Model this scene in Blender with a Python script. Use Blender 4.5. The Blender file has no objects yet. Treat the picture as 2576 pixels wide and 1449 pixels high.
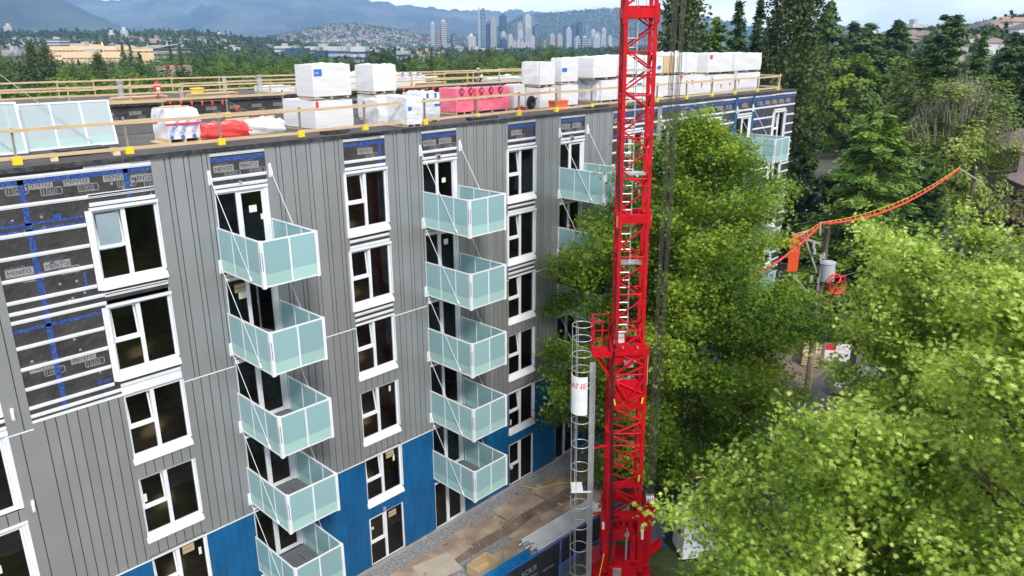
import bpy, math, random
import numpy as np
from mathutils import Vector, Matrix
R_ = math.radians
random.seed(7)
scene = bpy.context.scene
col = scene.collection

# ------------------------------------------------------------------ camera
# facade frame: X runs along the facade, Y into the building, Z up, ground at 0
FL = 1915.0; PITCH = R_(17.845); HEAD = R_(43.56); ROLL = R_(-0.147)
CP = np.array([0.0, -24.03, 22.2])
_R = np.array([math.sin(HEAD), -math.cos(HEAD), 0]); FH = np.array([math.cos(HEAD), math.sin(HEAD), 0])
_D = FH*math.cos(PITCH)+np.array([0, 0, -math.sin(PITCH)]); _U = FH*math.sin(PITCH)+np.array([0, 0, math.cos(PITCH)])
CR = math.cos(ROLL)*_R+math.sin(ROLL)*_U; CU = math.cos(ROLL)*_U-math.sin(ROLL)*_R
cam_d = bpy.data.cameras.new('camera'); cam = bpy.data.objects.new('camera', cam_d); col.objects.link(cam)
cam_d.sensor_width = 36; cam_d.lens = 36*FL/2576; cam_d.clip_start = 0.2; cam_d.clip_end = 60000
cam.matrix_world = Matrix(((CR[0], CU[0], -_D[0], CP[0]), (CR[1], CU[1], -_D[1], CP[1]), (CR[2], CU[2], -_D[2], CP[2]), (0, 0, 0, 1)))
scene.camera = cam

def at(px, py, **k):
    """point of the scene seen at a place of the photo, on a plane x=, y=, z= or at forward distance d="""
    r = _D+CR*(px-1288)/FL-CU*(py-724.5)/FL
    (a, v), = k.items()
    if a == 'd': t = v/float(r@FH)
    else:
        i = 'xyz'.index(a); t = (v-CP[i])/r[i]
    p = CP+r*t
    return Vector((float(p[0]), float(p[1]), float(p[2])))

# ------------------------------------------------------------------ world, sun, exposure
SUN_EL, SUN_AZ = 40, 243          # azimuth of the sun in the scene plane, degrees from +X
w = bpy.data.worlds.new('World'); scene.world = w; w.use_nodes = True
nt = w.node_tree; N = nt.nodes; L = nt.links
bg = N['Background']; bg.inputs['Strength'].default_value = 0.118
sky = N.new('ShaderNodeTexSky'); sky.sky_type = 'NISHITA'; sky.sun_disc = False
sky.sun_elevation = R_(SUN_EL); sky.sun_rotation = R_(90-SUN_AZ)
tc = N.new('ShaderNodeTexCoord'); mp = N.new('ShaderNodeMapping'); mp.inputs['Scale'].default_value = (1, 1, 6.5)
L.new(tc.outputs['Generated'], mp.inputs['Vector'])
nz = N.new('ShaderNodeTexNoise'); nz.inputs['Scale'].default_value = 2.6; nz.inputs['Detail'].default_value = 7; nz.inputs['Roughness'].default_value = 0.55
L.new(mp.outputs['Vector'], nz.inputs['Vector'])
rp = N.new('ShaderNodeValToRGB'); rp.color_ramp.elements[0].position = 0.34; rp.color_ramp.elements[1].position = 0.52
rp.color_ramp.elements[0].color = (0.3, 0.3, 0.3, 1)
L.new(nz.outputs['Fac'], rp.inputs['Fac'])
nz2 = N.new('ShaderNodeTexNoise'); nz2.inputs['Scale'].default_value = 5; nz2.inputs['Detail'].default_value = 6
L.new(mp.outputs['Vector'], nz2.inputs['Vector'])
cr2 = N.new('ShaderNodeValToRGB'); cr2.color_ramp.elements[0].position = 0.36; cr2.color_ramp.elements[1].position = 0.6
cr2.color_ramp.elements[0].color = (8.2, 8.2, 8.8, 1); cr2.color_ramp.elements[1].color = (11.8, 11.4, 11.1, 1)
L.new(nz2.outputs['Fac'], cr2.inputs['Fac'])
sk2 = N.new('ShaderNodeMix'); sk2.data_type = 'RGBA'; sk2.inputs[0].default_value = 0.45
sk2.inputs[7].default_value = (7.0, 7.6, 9.2, 1)
L.new(sky.outputs[0], sk2.inputs[6])
mx = N.new('ShaderNodeMix'); mx.data_type = 'RGBA'
L.new(rp.outputs['Color'], mx.inputs[0]); L.new(sk2.outputs[2], mx.inputs[6]); L.new(cr2.outputs['Color'], mx.inputs[7])
# the overcast is brightest low down, towards the horizon
sx = N.new('ShaderNodeSeparateXYZ'); L.new(tc.outputs['Generated'], sx.inputs[0])
mr = N.new('ShaderNodeMapRange'); mr.interpolation_type = 'SMOOTHSTEP'; mr.inputs['From Min'].default_value = 0.0; mr.inputs['From Max'].default_value = 0.35; mr.inputs['To Min'].default_value = 1.4; mr.inputs['To Max'].default_value = 1.0
L.new(sx.outputs['Z'], mr.inputs['Value'])
ml = N.new('ShaderNodeVectorMath'); ml.operation = 'SCALE'; L.new(mx.outputs[2], ml.inputs[0]); L.new(mr.outputs[0], ml.inputs['Scale'])
L.new(ml.outputs[0], bg.inputs['Color'])
sd = bpy.data.lights.new('sun', 'SUN'); sd.energy = 2.7; sd.angle = R_(8); sd.color = (1, 0.96, 0.9)
sun = bpy.data.objects.new('sun', sd); col.objects.link(sun); sun.location = (0, -40, 80)
sdir = Vector((math.cos(R_(SUN_AZ))*math.cos(R_(SUN_EL)), math.sin(R_(SUN_AZ))*math.cos(R_(SUN_EL)), math.sin(R_(SUN_EL))))
sun.rotation_euler = sdir.to_track_quat('Z', 'Y').to_euler()
vs = scene.view_settings; vs.view_transform = 'Standard'; vs.look = 'None'; vs.exposure = 0.35; vs.gamma = 1
cy = scene.cycles
cy.use_denoising = True; cy.max_bounces = 6; cy.diffuse_bounces = 3; cy.glossy_bounces = 3; cy.transparent_max_bounces = 12
cy.transmission_bounces = 4; cy.volume_bounces = 1; cy.sample_clamp_indirect = 6

# ------------------------------------------------------------------ materials
def mat(name, c, rough=0.6, c2=None, sc=3.0, metal=0.0, bump=0.0, bsc=40.0, spec=0.5, detail=5, stretch=None, lo=0.35, hi=0.65, isl=0.0, wear=None):
    m = bpy.data.materials.new(name); m.use_nodes = True
    t = m.node_tree; b = t.nodes['Principled BSDF']
    b.inputs['Base Color'].default_value = (*c, 1); b.inputs['Roughness'].default_value = rough
    b.inputs['Metallic'].default_value = metal; b.inputs['Specular IOR Level'].default_value = spec
    co = t.nodes.new('ShaderNodeTexCoord'); src = co.outputs['Object']
    if stretch:
        q = t.nodes.new('ShaderNodeMapping'); q.inputs['Scale'].default_value = stretch; t.links.new(src, q.inputs['Vector']); src = q.outputs['Vector']
    if c2 is not None:
        n = t.nodes.new('ShaderNodeTexNoise'); n.inputs['Scale'].default_value = sc; n.inputs['Detail'].default_value = detail
        t.links.new(src, n.inputs['Vector'])
        r = t.nodes.new('ShaderNodeValToRGB'); r.color_ramp.elements[0].position = lo; r.color_ramp.elements[1].position = hi
        r.color_ramp.elements[0].color = (*c, 1); r.color_ramp.elements[1].color = (*c2, 1)
        t.links.new(n.outputs['Fac'], r.inputs['Fac']); t.links.new(r.outputs['Color'], b.inputs['Base Color'])
    def tail(): return b.inputs['Base Color'].links[0].from_socket
    if isl:                      # small tone differences from panel to panel
        ge = t.nodes.new('ShaderNodeNewGeometry'); q = t.nodes.new('ShaderNodeMapRange'); q.inputs['To Min'].default_value = 1-isl; q.inputs['To Max'].default_value = 1+isl
        t.links.new(ge.outputs['Random Per Island'], q.inputs['Value']); h = t.nodes.new('ShaderNodeHueSaturation'); t.links.new(q.outputs[0], h.inputs['Value'])
        t.links.new(tail(), h.inputs['Color']); t.links.new(h.outputs[0], b.inputs['Base Color'])
    if wear:                     # scratches, dust and stains with a shape of their own: (colour, scale, amount, stretch)
        wc, ws, wa, wst = wear; q = t.nodes.new('ShaderNodeMapping'); q.inputs['Scale'].default_value = wst; t.links.new(co.outputs['Object'], q.inputs['Vector'])
        n = t.nodes.new('ShaderNodeTexNoise'); n.inputs['Scale'].default_value = ws; n.inputs['Detail'].default_value = 8; n.inputs['Roughness'].default_value = .7; t.links.new(q.outputs[0], n.inputs['Vector'])
        r = t.nodes.new('ShaderNodeMapRange'); r.inputs['From Min'].default_value = .54; r.inputs['From Max'].default_value = .7; r.inputs['To Max'].default_value = wa; t.links.new(n.outputs['Fac'], r.inputs['Value'])
        x = t.nodes.new('ShaderNodeMix'); x.data_type = 'RGBA'; x.inputs[7].default_value = (*wc, 1); t.links.new(r.outputs[0], x.inputs[0]); t.links.new(tail(), x.inputs[6]); t.links.new(x.outputs[2], b.inputs['Base Color'])
    if bump:
        n = t.nodes.new('ShaderNodeTexNoise'); n.inputs['Scale'].default_value = bsc; n.inputs['Detail'].default_value = 4
        t.links.new(src, n.inputs['Vector'])
        u = t.nodes.new('ShaderNodeBump'); u.inputs['Strength'].default_value = bump; u.inputs['Distance'].default_value = 0.05
        t.links.new(n.outputs['Fac'], u.inputs['Height']); t.links.new(u.outputs['Normal'], b.inputs['Normal'])
    return m

def glassmat(name, tint, refl=0.08, trans=1.0):
    m = bpy.data.materials.new(name); m.use_nodes = True
    t = m.node_tree; t.nodes.clear()
    o = t.nodes.new('ShaderNodeOutputMaterial'); x = t.nodes.new('ShaderNodeMixShader')
    a = t.nodes.new('ShaderNodeBsdfTransparent'); a.inputs[0].default_value = (*tint, 1)
    g = t.nodes.new('ShaderNodeBsdfGlossy'); g.inputs['Roughness'].default_value = 0.02; g.inputs[0].default_value = (0.9, 0.95, 1, 1)
    f = t.nodes.new('ShaderNodeFresnel'); f.inputs[0].default_value = 1.45
    co = t.nodes.new('ShaderNodeTexCoord'); n = t.nodes.new('ShaderNodeTexNoise'); n.inputs['Scale'].default_value = 0.8
    u = t.nodes.new('ShaderNodeBump'); u.inputs['Strength'].default_value = 0.06; u.inputs['Distance'].default_value = 0.1
    t.links.new(co.outputs['Object'], n.inputs['Vector']); t.links.new(n.outputs['Fac'], u.inputs['Height']); t.links.new(u.outputs['Normal'], g.inputs['Normal'])
    t.links.new(f.outputs[0], x.inputs[0]); t.links.new(a.outputs[0], x.inputs[1]); t.links.new(g.outputs[0], x.inputs[2]); t.links.new(x.outputs[0], o.inputs[0])
    return m

def leafmat(name, c1, c2, c3, tr=0.35, nsc=0.35, var=0.25, rnd=0.5):
    m = bpy.data.materials.new(name); m.use_nodes = True
    t = m.node_tree; t.nodes.clear(); nn = t.nodes.new; lk = t.links.new
    o = nn('ShaderNodeOutputMaterial'); ge = nn('ShaderNodeNewGeometry'); co = nn('ShaderNodeTexCoord'); oi = nn('ShaderNodeObjectInfo')
    n = nn('ShaderNodeTexNoise'); n.inputs['Scale'].default_value = nsc; n.inputs['Detail'].default_value = 3
    lk(co.outputs['Object'], n.inputs['Vector'])
    ad = nn('ShaderNodeMath'); ad.operation = 'MULTIPLY_ADD'; ad.inputs[1].default_value = rnd
    sb = nn('ShaderNodeMath'); sb.operation = 'MULTIPLY_ADD'; sb.inputs[1].default_value = 1.7; sb.inputs[2].default_value = -0.35-rnd/2
    lk(n.outputs['Fac'], sb.inputs[0]); lk(ge.outputs['Random Per Island'], ad.inputs[0]); lk(sb.outputs[0], ad.inputs[2])
    ob = nn('ShaderNodeMath'); ob.operation = 'MULTIPLY_ADD'; ob.inputs[1].default_value = var; cen = nn('ShaderNodeMath'); cen.inputs[1].default_value = -0.5; lk(oi.outputs['Random'], cen.inputs[0]); lk(cen.outputs[0], ob.inputs[0]); lk(ad.outputs[0], ob.inputs[2])
    r = nn('ShaderNodeValToRGB'); r.color_ramp.elements[0].color = (*c1, 1); r.color_ramp.elements[1].color = (*c3, 1)
    e = r.color_ramp.elements.new(0.5); e.color = (*c2, 1)
    r.color_ramp.elements[0].position = 0.1; r.color_ramp.elements[2].position = 0.95
    lk(ob.outputs[0], r.inputs['Fac'])
    d = nn('ShaderNodeBsdfPrincipled'); d.inputs['Roughness'].default_value = 0.55; d.inputs['Specular IOR Level'].default_value = 0.3
    tl = nn('ShaderNodeBsdfTranslucent'); x = nn('ShaderNodeMixShader'); x.inputs[0].default_value = tr
    g = nn('ShaderNodeMix'); g.data_type = 'RGBA'; g.blend_type = 'MULTIPLY'; g.inputs[0].default_value = 1; g.inputs[7].default_value = (1.25, 1.25, 0.55, 1)
    lk(r.outputs['Color'], d.inputs['Base Color']); lk(r.outputs['Color'], g.inputs[6]); lk(g.outputs[2], tl.inputs[0])
    lk(d.outputs[0], x.inputs[1]); lk(tl.outputs[0], x.inputs[2]); lk(x.outputs[0], o.inputs[0])
    return m

# ------------------------------------------------------------------ mesh builder
class MB:
    def __init__(s): s.v = []; s.f = []; s.m = []
    def poly(s, pts, m=0):
        i = len(s.v); s.v += [tuple(p) for p in pts]; s.f.append(tuple(range(i, i+len(pts)))); s.m.append(m)
    def box(s, x0, x1, y0, y1, z0, z1, m=0, M=None):
        p = [(x, y, z) for z in (z0, z1) for y in (y0, y1) for x in (x0, x1)]
        if M is not None: p = [tuple(M @ Vector(q)) for q in p]
        i = len(s.v); s.v += p
        for q in ((0, 2, 3, 1), (4, 5, 7, 6), (0, 1, 5, 4), (2, 6, 7, 3), (0, 4, 6, 2), (1, 3, 7, 5)):
            s.f.append(tuple(i+k for k in q)); s.m.append(m)
        return s
    def bar(s, a, b, wd, hd=None, m=0, up=(0, 0, 1)):
        a = Vector(a); b = Vector(b); hd = hd or wd
        d = (b-a); ln = d.length
        if ln < 1e-6: return s
        d.normalize(); u = Vector(up)
        if abs(d.dot(u)) > 0.98: u = Vector((0, 1, 0))
        sx = d.cross(u).normalized(); uy = sx.cross(d).normalized()
        i = len(s.v)
        for q in (a, b):
            for e, g in ((-1, -1), (1, -1), (1, 1), (-1, 1)): s.v.append(tuple(q+sx*e*wd/2+uy*g*hd/2))
        for q in ((0, 3, 2, 1), (4, 5, 6, 7), (0, 1, 5, 4), (1, 2, 6, 5), (2, 3, 7, 6), (3, 0, 4, 7)):
            s.f.append(tuple(i+k for k in q)); s.m.append(m)
        return s
    def tube(s, pts, rad, n=8, m=0, closed=False, cap=True):
        pts = [Vector(p) for p in pts]; k = len(pts)
        if not hasattr(rad, '__len__'): rad = [rad]*k
        i0 = len(s.v)
        for j, p in enumerate(pts):
            if closed: d = pts[(j+1) % k]-pts[j-1]
            else: d = pts[min(j+1, k-1)]-pts[max(j-1, 0)]
            d.normalize(); u = Vector((0, 0, 1)) if abs(d.z) < 0.9 else Vector((1, 0, 0))
            a = d.cross(u).normalized(); b = a.cross(d)
            for q in range(n):
                t = 2*math.pi*q/n; s.v.append(tuple(p+(a*math.cos(t)+b*math.sin(t))*rad[j]))
        for j in range(k if closed else k-1):
            for q in range(n):
                A = i0+j*n; B = i0+((j+1) % k)*n
                s.f.append((A+q, A+(q+1) % n, B+(q+1) % n, B+q)); s.m.append(m)
        if cap and not closed:
            s.f.append(tuple(i0+q for q in range(n))); s.m.append(m)
            s.f.append(tuple(i0+(k-1)*n+q for q in reversed(range(n)))); s.m.append(m)
        return s
    def ring(s, c, r, th, n=24, m=0, k=6, a0=0, a1=360):
        c = Vector(c); full = a1-a0 >= 360
        pts = [c+Vector((r*math.cos(R_(a0+(a1-a0)*i/n)), r*math.sin(R_(a0+(a1-a0)*i/n)), 0)) for i in range(n if full else n+1)]
        return s.tube(pts, th, k, m, closed=full)
    def cyl(s, a, b, r, n=12, m=0, r2=None): return s.tube([a, b], [r, r if r2 is None else r2], n, m)
    def build(s, name, mats, parent=None, smooth=False, loc=None):
        me = bpy.data.meshes.new(name)
        off = Vector(loc) if loc is not None else Vector((0, 0, 0))
        me.from_pydata([(a-off.x, b-off.y, c-off.z) for a, b, c in s.v] if loc is not None else s.v, [], s.f)
        if not isinstance(mats, (list, tuple)): mats = [mats]
        for q in mats: me.materials.append(q)
        if len(mats) > 1: me.polygons.foreach_set('material_index', s.m)
        if smooth: me.polygons.foreach_set('use_smooth', [True]*len(s.f))
        me.update()
        return link(name, me, parent, off)

def link(name, me, parent=None, loc=(0, 0, 0)):
    o = bpy.data.objects.new(name, me); col.objects.link(o); o.location = loc
    if parent: o.parent = parent
    return o

def tag(o, label=None, cat=None, group=None, kind=None):
    for k, v in (('label', label), ('category', cat), ('group', group), ('kind', kind)):
        if v: o[k] = v
    return o

def thing(name, label, cat, loc=(0, 0, 0), rz=0, group=None):
    o = bpy.data.objects.new(name, None); col.objects.link(o); o.location = loc; o.rotation_euler = (0, 0, rz)
    o.empty_display_size = 0.3
    return tag(o, label, cat, group)

def kids(o): return [c for c in bpy.data.objects if c.parent == o]
def dup(root, loc, rz=0, sc=1, label=None, group=None, ch=None):
    """a copy of a thing with copies of its parts and sub-parts"""
    r = root.copy(); col.objects.link(r); r.location = loc; r.rotation_euler = (0, 0, rz)
    r.scale = (sc, sc, sc) if not hasattr(sc, '__len__') else sc
    if label: r['label'] = label
    if group: r['group'] = group
    for c in (ch if ch is not None else list(root.children)):
        q = c.copy(); col.objects.link(q); q.parent = r
        if ch is None:
            for g in c.children:
                h = g.copy(); col.objects.link(h); h.parent = q
    return r

def textmesh(s, size=1.0, depth=0.0):
    cu = bpy.data.curves.new('t', 'FONT'); cu.body = s; cu.size = size; cu.extrude = depth; cu.resolution_u = 2
    o = bpy.data.objects.new('t', cu); col.objects.link(o)
    dg = bpy.context.evaluated_depsgraph_get()
    me = bpy.data.meshes.new_from_object(o.evaluated_get(dg))
    v = [tuple(x.co) for x in me.vertices]; f = [tuple(p.vertices) for p in me.polygons]
    bpy.data.objects.remove(o); bpy.data.curves.remove(cu); bpy.data.meshes.remove(me)
    return v, f
def addtext(mb, T, origin, ex, ez, m=0, sx=1.0, sz=1.0):
    """lay text geometry on a wall: ex = direction of writing, ez = up of the letters"""
    v, f = T; i = len(mb.v); o = Vector(origin); ex = Vector(ex); ez = Vector(ez)
    mb.v += [tuple(o+ex*p[0]*sx+ez*p[1]*sz) for p in v]
    for q in f: mb.f.append(tuple(i+k for k in q)); mb.m.append(m)

def quads_mesh(name, V, mats, mi=None):
    """V: (n, m, 3) array, one polygon of m corners per row"""
    n, k, _ = V.shape
    me = bpy.data.meshes.new(name)
    me.vertices.add(n*k); me.vertices.foreach_set('co', V.reshape(-1).astype(np.float32))
    me.loops.add(n*k); me.loops.foreach_set('vertex_index', np.arange(n*k, dtype=np.int32))
    me.polygons.add(n); me.polygons.foreach_set('loop_start', np.arange(n, dtype=np.int32)*k)
    try: me.polygons.foreach_set('loop_total', np.full(n, k, dtype=np.int32))
    except Exception: pass
    for m in (mats if isinstance(mats, (list, tuple)) else [mats]): me.materials.append(m)
    me.update(calc_edges=True)
    return me

W = (0.8, 0.8, 0.8)
M_white = mat('white_metal', (0.72, 0.74, 0.77), 0.35, (0.8, 0.81, 0.83), 2)
M_grey = mat('grey_cladding', (0.35, 0.355, 0.362), 0.4, (0.385, 0.39, 0.397), 0.7, bump=0.05, bsc=5, spec=0.6, metal=0.5, isl=.045, wear=((.42, .42, .42), 1.2, .22, (3, 3, .25)))
M_groove = mat('groove', (0.045, 0.047, 0.05), 0.6)
M_blue = mat('blue_sheet', (0.0, 0.08, 0.215), 0.5, (0.0, 0.108, 0.29), 1.6, bump=0.6, bsc=22, stretch=(1, 1, 0.4), isl=.06, wear=((.1, .2, .32), 2.2, .18, (1, 1, .3)))
M_bluedk = mat('blue_seam', (0.05, 0.14, 0.3), 0.5)
M_memb = mat('membrane', (0.03, 0.028, 0.029), 0.5, (0.052, 0.048, 0.048), 1.3, bump=1.0, bsc=4.5)
M_tape = mat('tape_blue', (0.006, 0.04, 0.22), 0.4, (0.09, 0.16, 0.4), 26, stretch=(1.2, 1.2, 2.4), lo=0.52, hi=0.58)
M_print = mat('print_grey', (0.3, 0.3, 0.305), 0.6, (0.2, 0.2, 0.2), 9)
M_printdk = mat('print_dark', (0.03, 0.03, 0.032), 0.6)
M_batten = mat('batten', (0.7, 0.72, 0.75), 0.45, (0.82, 0.84, 0.86), 1.3)
M_glass = glassmat('window_glass', (0.72, 0.74, 0.7))
M_int = mat('interior_wall', (0.36, 0.31, 0.24), 0.9, (0.22, 0.18, 0.13), 0.8)
M_intfl = mat('interior_floor', (0.6, 0.46, 0.24), 0.8, (0.38, 0.3, 0.17), 1.2)
M_roof = mat('roof_membrane', (0.07, 0.06, 0.058), 0.85, (0.105, 0.094, 0.09), 0.6, bump=0.4, bsc=14, detail=9)
M_roofdk = mat('dark_roofing', (0.018, 0.019, 0.021), 0.6, (0.07, 0.07, 0.075), 5, bump=0.8, bsc=18, lo=0.42, hi=0.72)
M_wood = mat('lumber', (0.5, 0.36, 0.2), 0.75, (0.62, 0.48, 0.3), 3, stretch=(0.5, 0.5, 6), bump=0.2)
M_woodgrey = mat('weathered_lumber', (0.2, 0.17, 0.15), 0.85, (0.3, 0.26, 0.22), 4, stretch=(8, 8, 1))
M_yellow = mat('yellow_plastic', (0.78, 0.6, 0.02), 0.5)
M_wrap = mat('white_wrap', (0.68, 0.69, 0.7), 0.32, (0.76, 0.765, 0.775), 1.2, bump=0.5, bsc=9, stretch=(0.25, 0.25, 5))
M_wrap2 = mat('clear_wrap', (0.6, 0.62, 0.65), 0.3, (0.76, 0.77, 0.79), 2.4, bump=0.9, bsc=5)
M_pink = mat('pink_wrap', (0.8, 0.13, 0.2), 0.4, (0.84, 0.2, 0.28), 2.0, bump=1.0, bsc=4)
M_red = mat('crane_red', (0.6, 0.002, 0.012), 0.5, (0.42, 0.002, 0.009), 2.2, spec=0.2, bump=0.15, wear=((.2, .07, .05), 5, .55, (1, 1, .6)))
M_alu = mat('aluminium', (0.5, 0.51, 0.53), 0.35, (0.62, 0.63, 0.65), 3, metal=0.6)
M_black = mat('black_rubber', (0.012, 0.012, 0.013), 0.6)
M_rope = mat('steel_rope', (0.085, 0.078, 0.068), 0.6, metal=0.3)
M_bark = mat('bark', (0.075, 0.06, 0.045), 0.9, (0.12, 0.1, 0.08), 8, bump=0.8, bsc=20)
M_aqua = None
def aquamat(name, c, c2):
    m = bpy.data.materials.new(name); m.use_nodes = True
    t = m.node_tree; b = t.nodes['Principled BSDF']; o = t.nodes['Material Output']
    b.inputs['Base Color'].default_value = (*c, 1); b.inputs['Roughness'].default_value = 0.16; b.inputs['Specular IOR Level'].default_value = 0.6
    tl = t.nodes.new('ShaderNodeBsdfTranslucent'); tl.inputs[0].default_value = (*c2, 1)
    oi = t.nodes.new('ShaderNodeObjectInfo'); q = t.nodes.new('ShaderNodeMapRange'); q.inputs['To Min'].default_value = .88; q.inputs['To Max'].default_value = 1.08; t.links.new(oi.outputs['Random'], q.inputs['Value'])
    co = t.nodes.new('ShaderNodeTexCoord'); n = t.nodes.new('ShaderNodeTexNoise'); n.inputs['Scale'].default_value = 1.6; n.inputs['Detail'].default_value = 5; t.links.new(co.outputs['Object'], n.inputs['Vector'])
    r = t.nodes.new('ShaderNodeMapRange'); r.inputs['To Min'].default_value = .1; r.inputs['To Max'].default_value = .34; t.links.new(n.outputs['Fac'], r.inputs['Value']); t.links.new(r.outputs[0], b.inputs['Roughness'])
    h = t.nodes.new('ShaderNodeHueSaturation'); h.inputs['Color'].default_value = (*c, 1); t.links.new(q.outputs[0], h.inputs['Value']); t.links.new(h.outputs[0], b.inputs['Base Color'])
    x = t.nodes.new('ShaderNodeMixShader'); x.inputs[0].default_value = 0.45
    t.links.new(b.outputs[0], x.inputs[1]); t.links.new(tl.outputs[0], x.inputs[2])
    tp = t.nodes.new('ShaderNodeBsdfTransparent'); tp.inputs[0].default_value = (0.75, 0.95, 0.95, 1)
    y = t.nodes.new('ShaderNodeMixShader'); y.inputs[0].default_value = 0.1
    t.links.new(x.outputs[0], y.inputs[1]); t.links.new(tp.outputs[0], y.inputs[2]); t.links.new(y.outputs[0], o.inputs[0])
    return m
M_aqua = aquamat('frosted_glass', (0.46, 0.67, 0.69), (0.52, 0.76, 0.78))
M_aqualo = aquamat('frosted_glass_low', (0.62, 0.86, 0.82), (0.62, 0.85, 0.82))
M_aquapale = aquamat('frosted_glass_pale', (0.62, 0.74, 0.76), (0.66, 0.78, 0.8))
M_deck = mat('balcony_deck', (0.16, 0.17, 0.185), 0.6, (0.12, 0.125, 0.135), 3, stretch=(1, 12, 1))
M_conc = mat('concrete', (0.3, 0.29, 0.28), 0.9, (0.38, 0.37, 0.36), 1.5, bump=0.3)
M_paper = mat('paper', (0.62, 0.68, 0.58), 0.8, (0.7, 0.76, 0.66), 3)
M_tan = mat('sticker_tan', (0.42, 0.33, 0.2), 0.7)
M_bsign = mat('blue_label', (0.02, 0.16, 0.55), 0.5)
M_rsign = mat('red_label', (0.7, 0.03, 0.05), 0.5)
M_orange = mat('orange', (0.72, 0.14, 0.03), 0.5)
M_flag = mat('flag_orange', (0.85, 0.07, 0.02), 0.6)
# ------------------------------------------------------------------ apartment building
ROOF = 18.95
bld = thing('apartment_building', 'long six storey apartment block under construction with grey and blue cladding and glass balconies', 'building', (0, 0, 0))
WC = [(-1.45, .45), (7.38, 9.28), (16.25, 18.15), (25.02, 26.9), (33.85, 35.75), (42.5, 44.5), (51.8, 53.6)]
BC = [(2.2, 4.18), (11.15, 13.08), (20.0, 21.9), (28.72, 30.6), (37.56, 39.46), (46.42, 48.44)]
back = MB(); prnt = MB()
class Pieces:
    """every box is a part of its own; the 100 nearest (largest in view) of each kind, the rest one mass"""
    def __init__(s): s.p = []; s.cur = None
    def begin(s): s.cur = MB(); s.p.append(s.cur)
    def box(s, *a):
        if s.cur is None: q = MB(); q.box(*a); s.p.append(q)
        else: s.cur.box(*a)
    def end(s): s.cur = None
    def build(s, name, m, parent, most=100):
        s.p = [q for q in s.p if q.v]; s.p.sort(key=lambda q: (q.v[0][0]-0)**2+24**2+(q.v[0][2]-22)**2)
        for q in s.p[:most]: q.build(name, m, parent)
        if s.p[most:]:
            r = MB()
            for q in s.p[most:]: k = len(r.v); r.v += q.v; r.f += [tuple(k+i for i in f) for f in q.f]; r.m += q.m
            r.build(name, m, parent)['kind'] = 'stuff'
grey = Pieces(); blue = Pieces(); memb = Pieces(); batt = Pieces(); tape = Pieces(); flash = Pieces()

def clad(x0, x1, z0, z1, wide=0.3, nar=0.3):
    x = x0; i = 0; g = 0.03
    back.box(x0, x1, 0.03, 0.16, z0, z1); grey.begin()
    while x < x1-0.03:
        q = min(x+(wide if i % 2 == 0 else nar), x1)
        if x1-q < 0.07: q = x1
        grey.box(x+g/2 if x > x0 else x, q-g/2 if q < x1 else q, 0, 0.029, z0, z1)
        x = q; i += 1
    grey.end()
def bluep(x0, x1, z0, z1):
    x = x0
    back.box(x0, x1, 0.03, 0.16, z0, z1); blue.begin()
    while x < x1-0.02:
        q = min(x+0.3, x1)
        blue.box(x, q-(0.008 if q < x1 else 0), 0.004, 0.029, z0, z1, 0); x = q
    blue.end()
def membr(x0, x1, z0, z1): memb.box(x0, x1, 0.05, 0.16, z0, z1)
def battens(x0, x1, zs):
    for z in zs: batt.begin(); batt.box(x0, x1, -0.005, 0.049, z-0.032, z+0.032); batt.box(x0, x1, 0.02, 0.048, z-0.075, z-0.0325); batt.end()

TOP = 18.87
def strip(x0, x1, t):
    if t == 'g':
        clad(x0, x1, 11.43, TOP, 0.42, 0.17); clad(x0, x1, 5.45, 11.4); bluep(x0, x1, 0.16, 5.42)
        flash.box(x0, x1, -0.02, 0.03, 11.4, 11.43); flash.box(x0, x1, -0.025, 0.03, 5.42, 5.45)
    elif t == 'm':
        membr(x0, x1, 5.45, TOP); bluep(x0, x1, 0.16, 5.42)
        flash.box(x0, x1, -0.025, 0.03, 5.42, 5.45)
        zz = [18.78, 18.0, 17.3, 16.65, 16.0, 15.35, 14.75, 14.4, 13.8, 13.2, 12.5, 11.9, 11.3, 10.7, 10.1, 9.5, 8.9, 8.3, 7.7, 7.1, 6.5, 5.9]
        battens(x0, x1, zz)
    elif t == 'b':
        bluep(x0, x1, 0.16, TOP)
strip(-6, 2.2, 'g'); strip(4.18, 4.83, 'g')
clad(4.83, 7.38, 5.45, 11.6); bluep(4.83, 7.38, 0.16, 5.42); flash.box(4.83, 7.38, -0.025, 0.03, 5.42, 5.45)
flash.box(4.83, 9.28, -0.03, 0.05, 11.6, 11.66)
membr(4.83, 7.22, 11.66, TOP)
battens(4.83, 7.2, [17.18, 16.56, 15.93, 15.3, 13.95, 13.3, 12.68, 12.08]); battens(4.83, 9.28, [18.74, 17.98, 11.82])
battens(4.83, 9.26, [14.98, 14.72]); 
for a, b in ((9.28, 11.15), (13.08, 16.25), (18.15, 20.0), (21.9, 25.02), (26.9, 28.72), (30.6, 32.96)): strip(a, b, 'g')
strip(32.96, 33.85, 'm'); strip(35.75, 37.12, 'm'); strip(37.12, 37.56, 'g'); strip(39.46, 42.5, 'm'); strip(44.5, 46.04, 'm')
strip(46.04, 46.42, 'b'); strip(48.44, 48.74, 'b'); strip(48.74, 51.8, 'm'); strip(53.6, 55, 'm')

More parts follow.
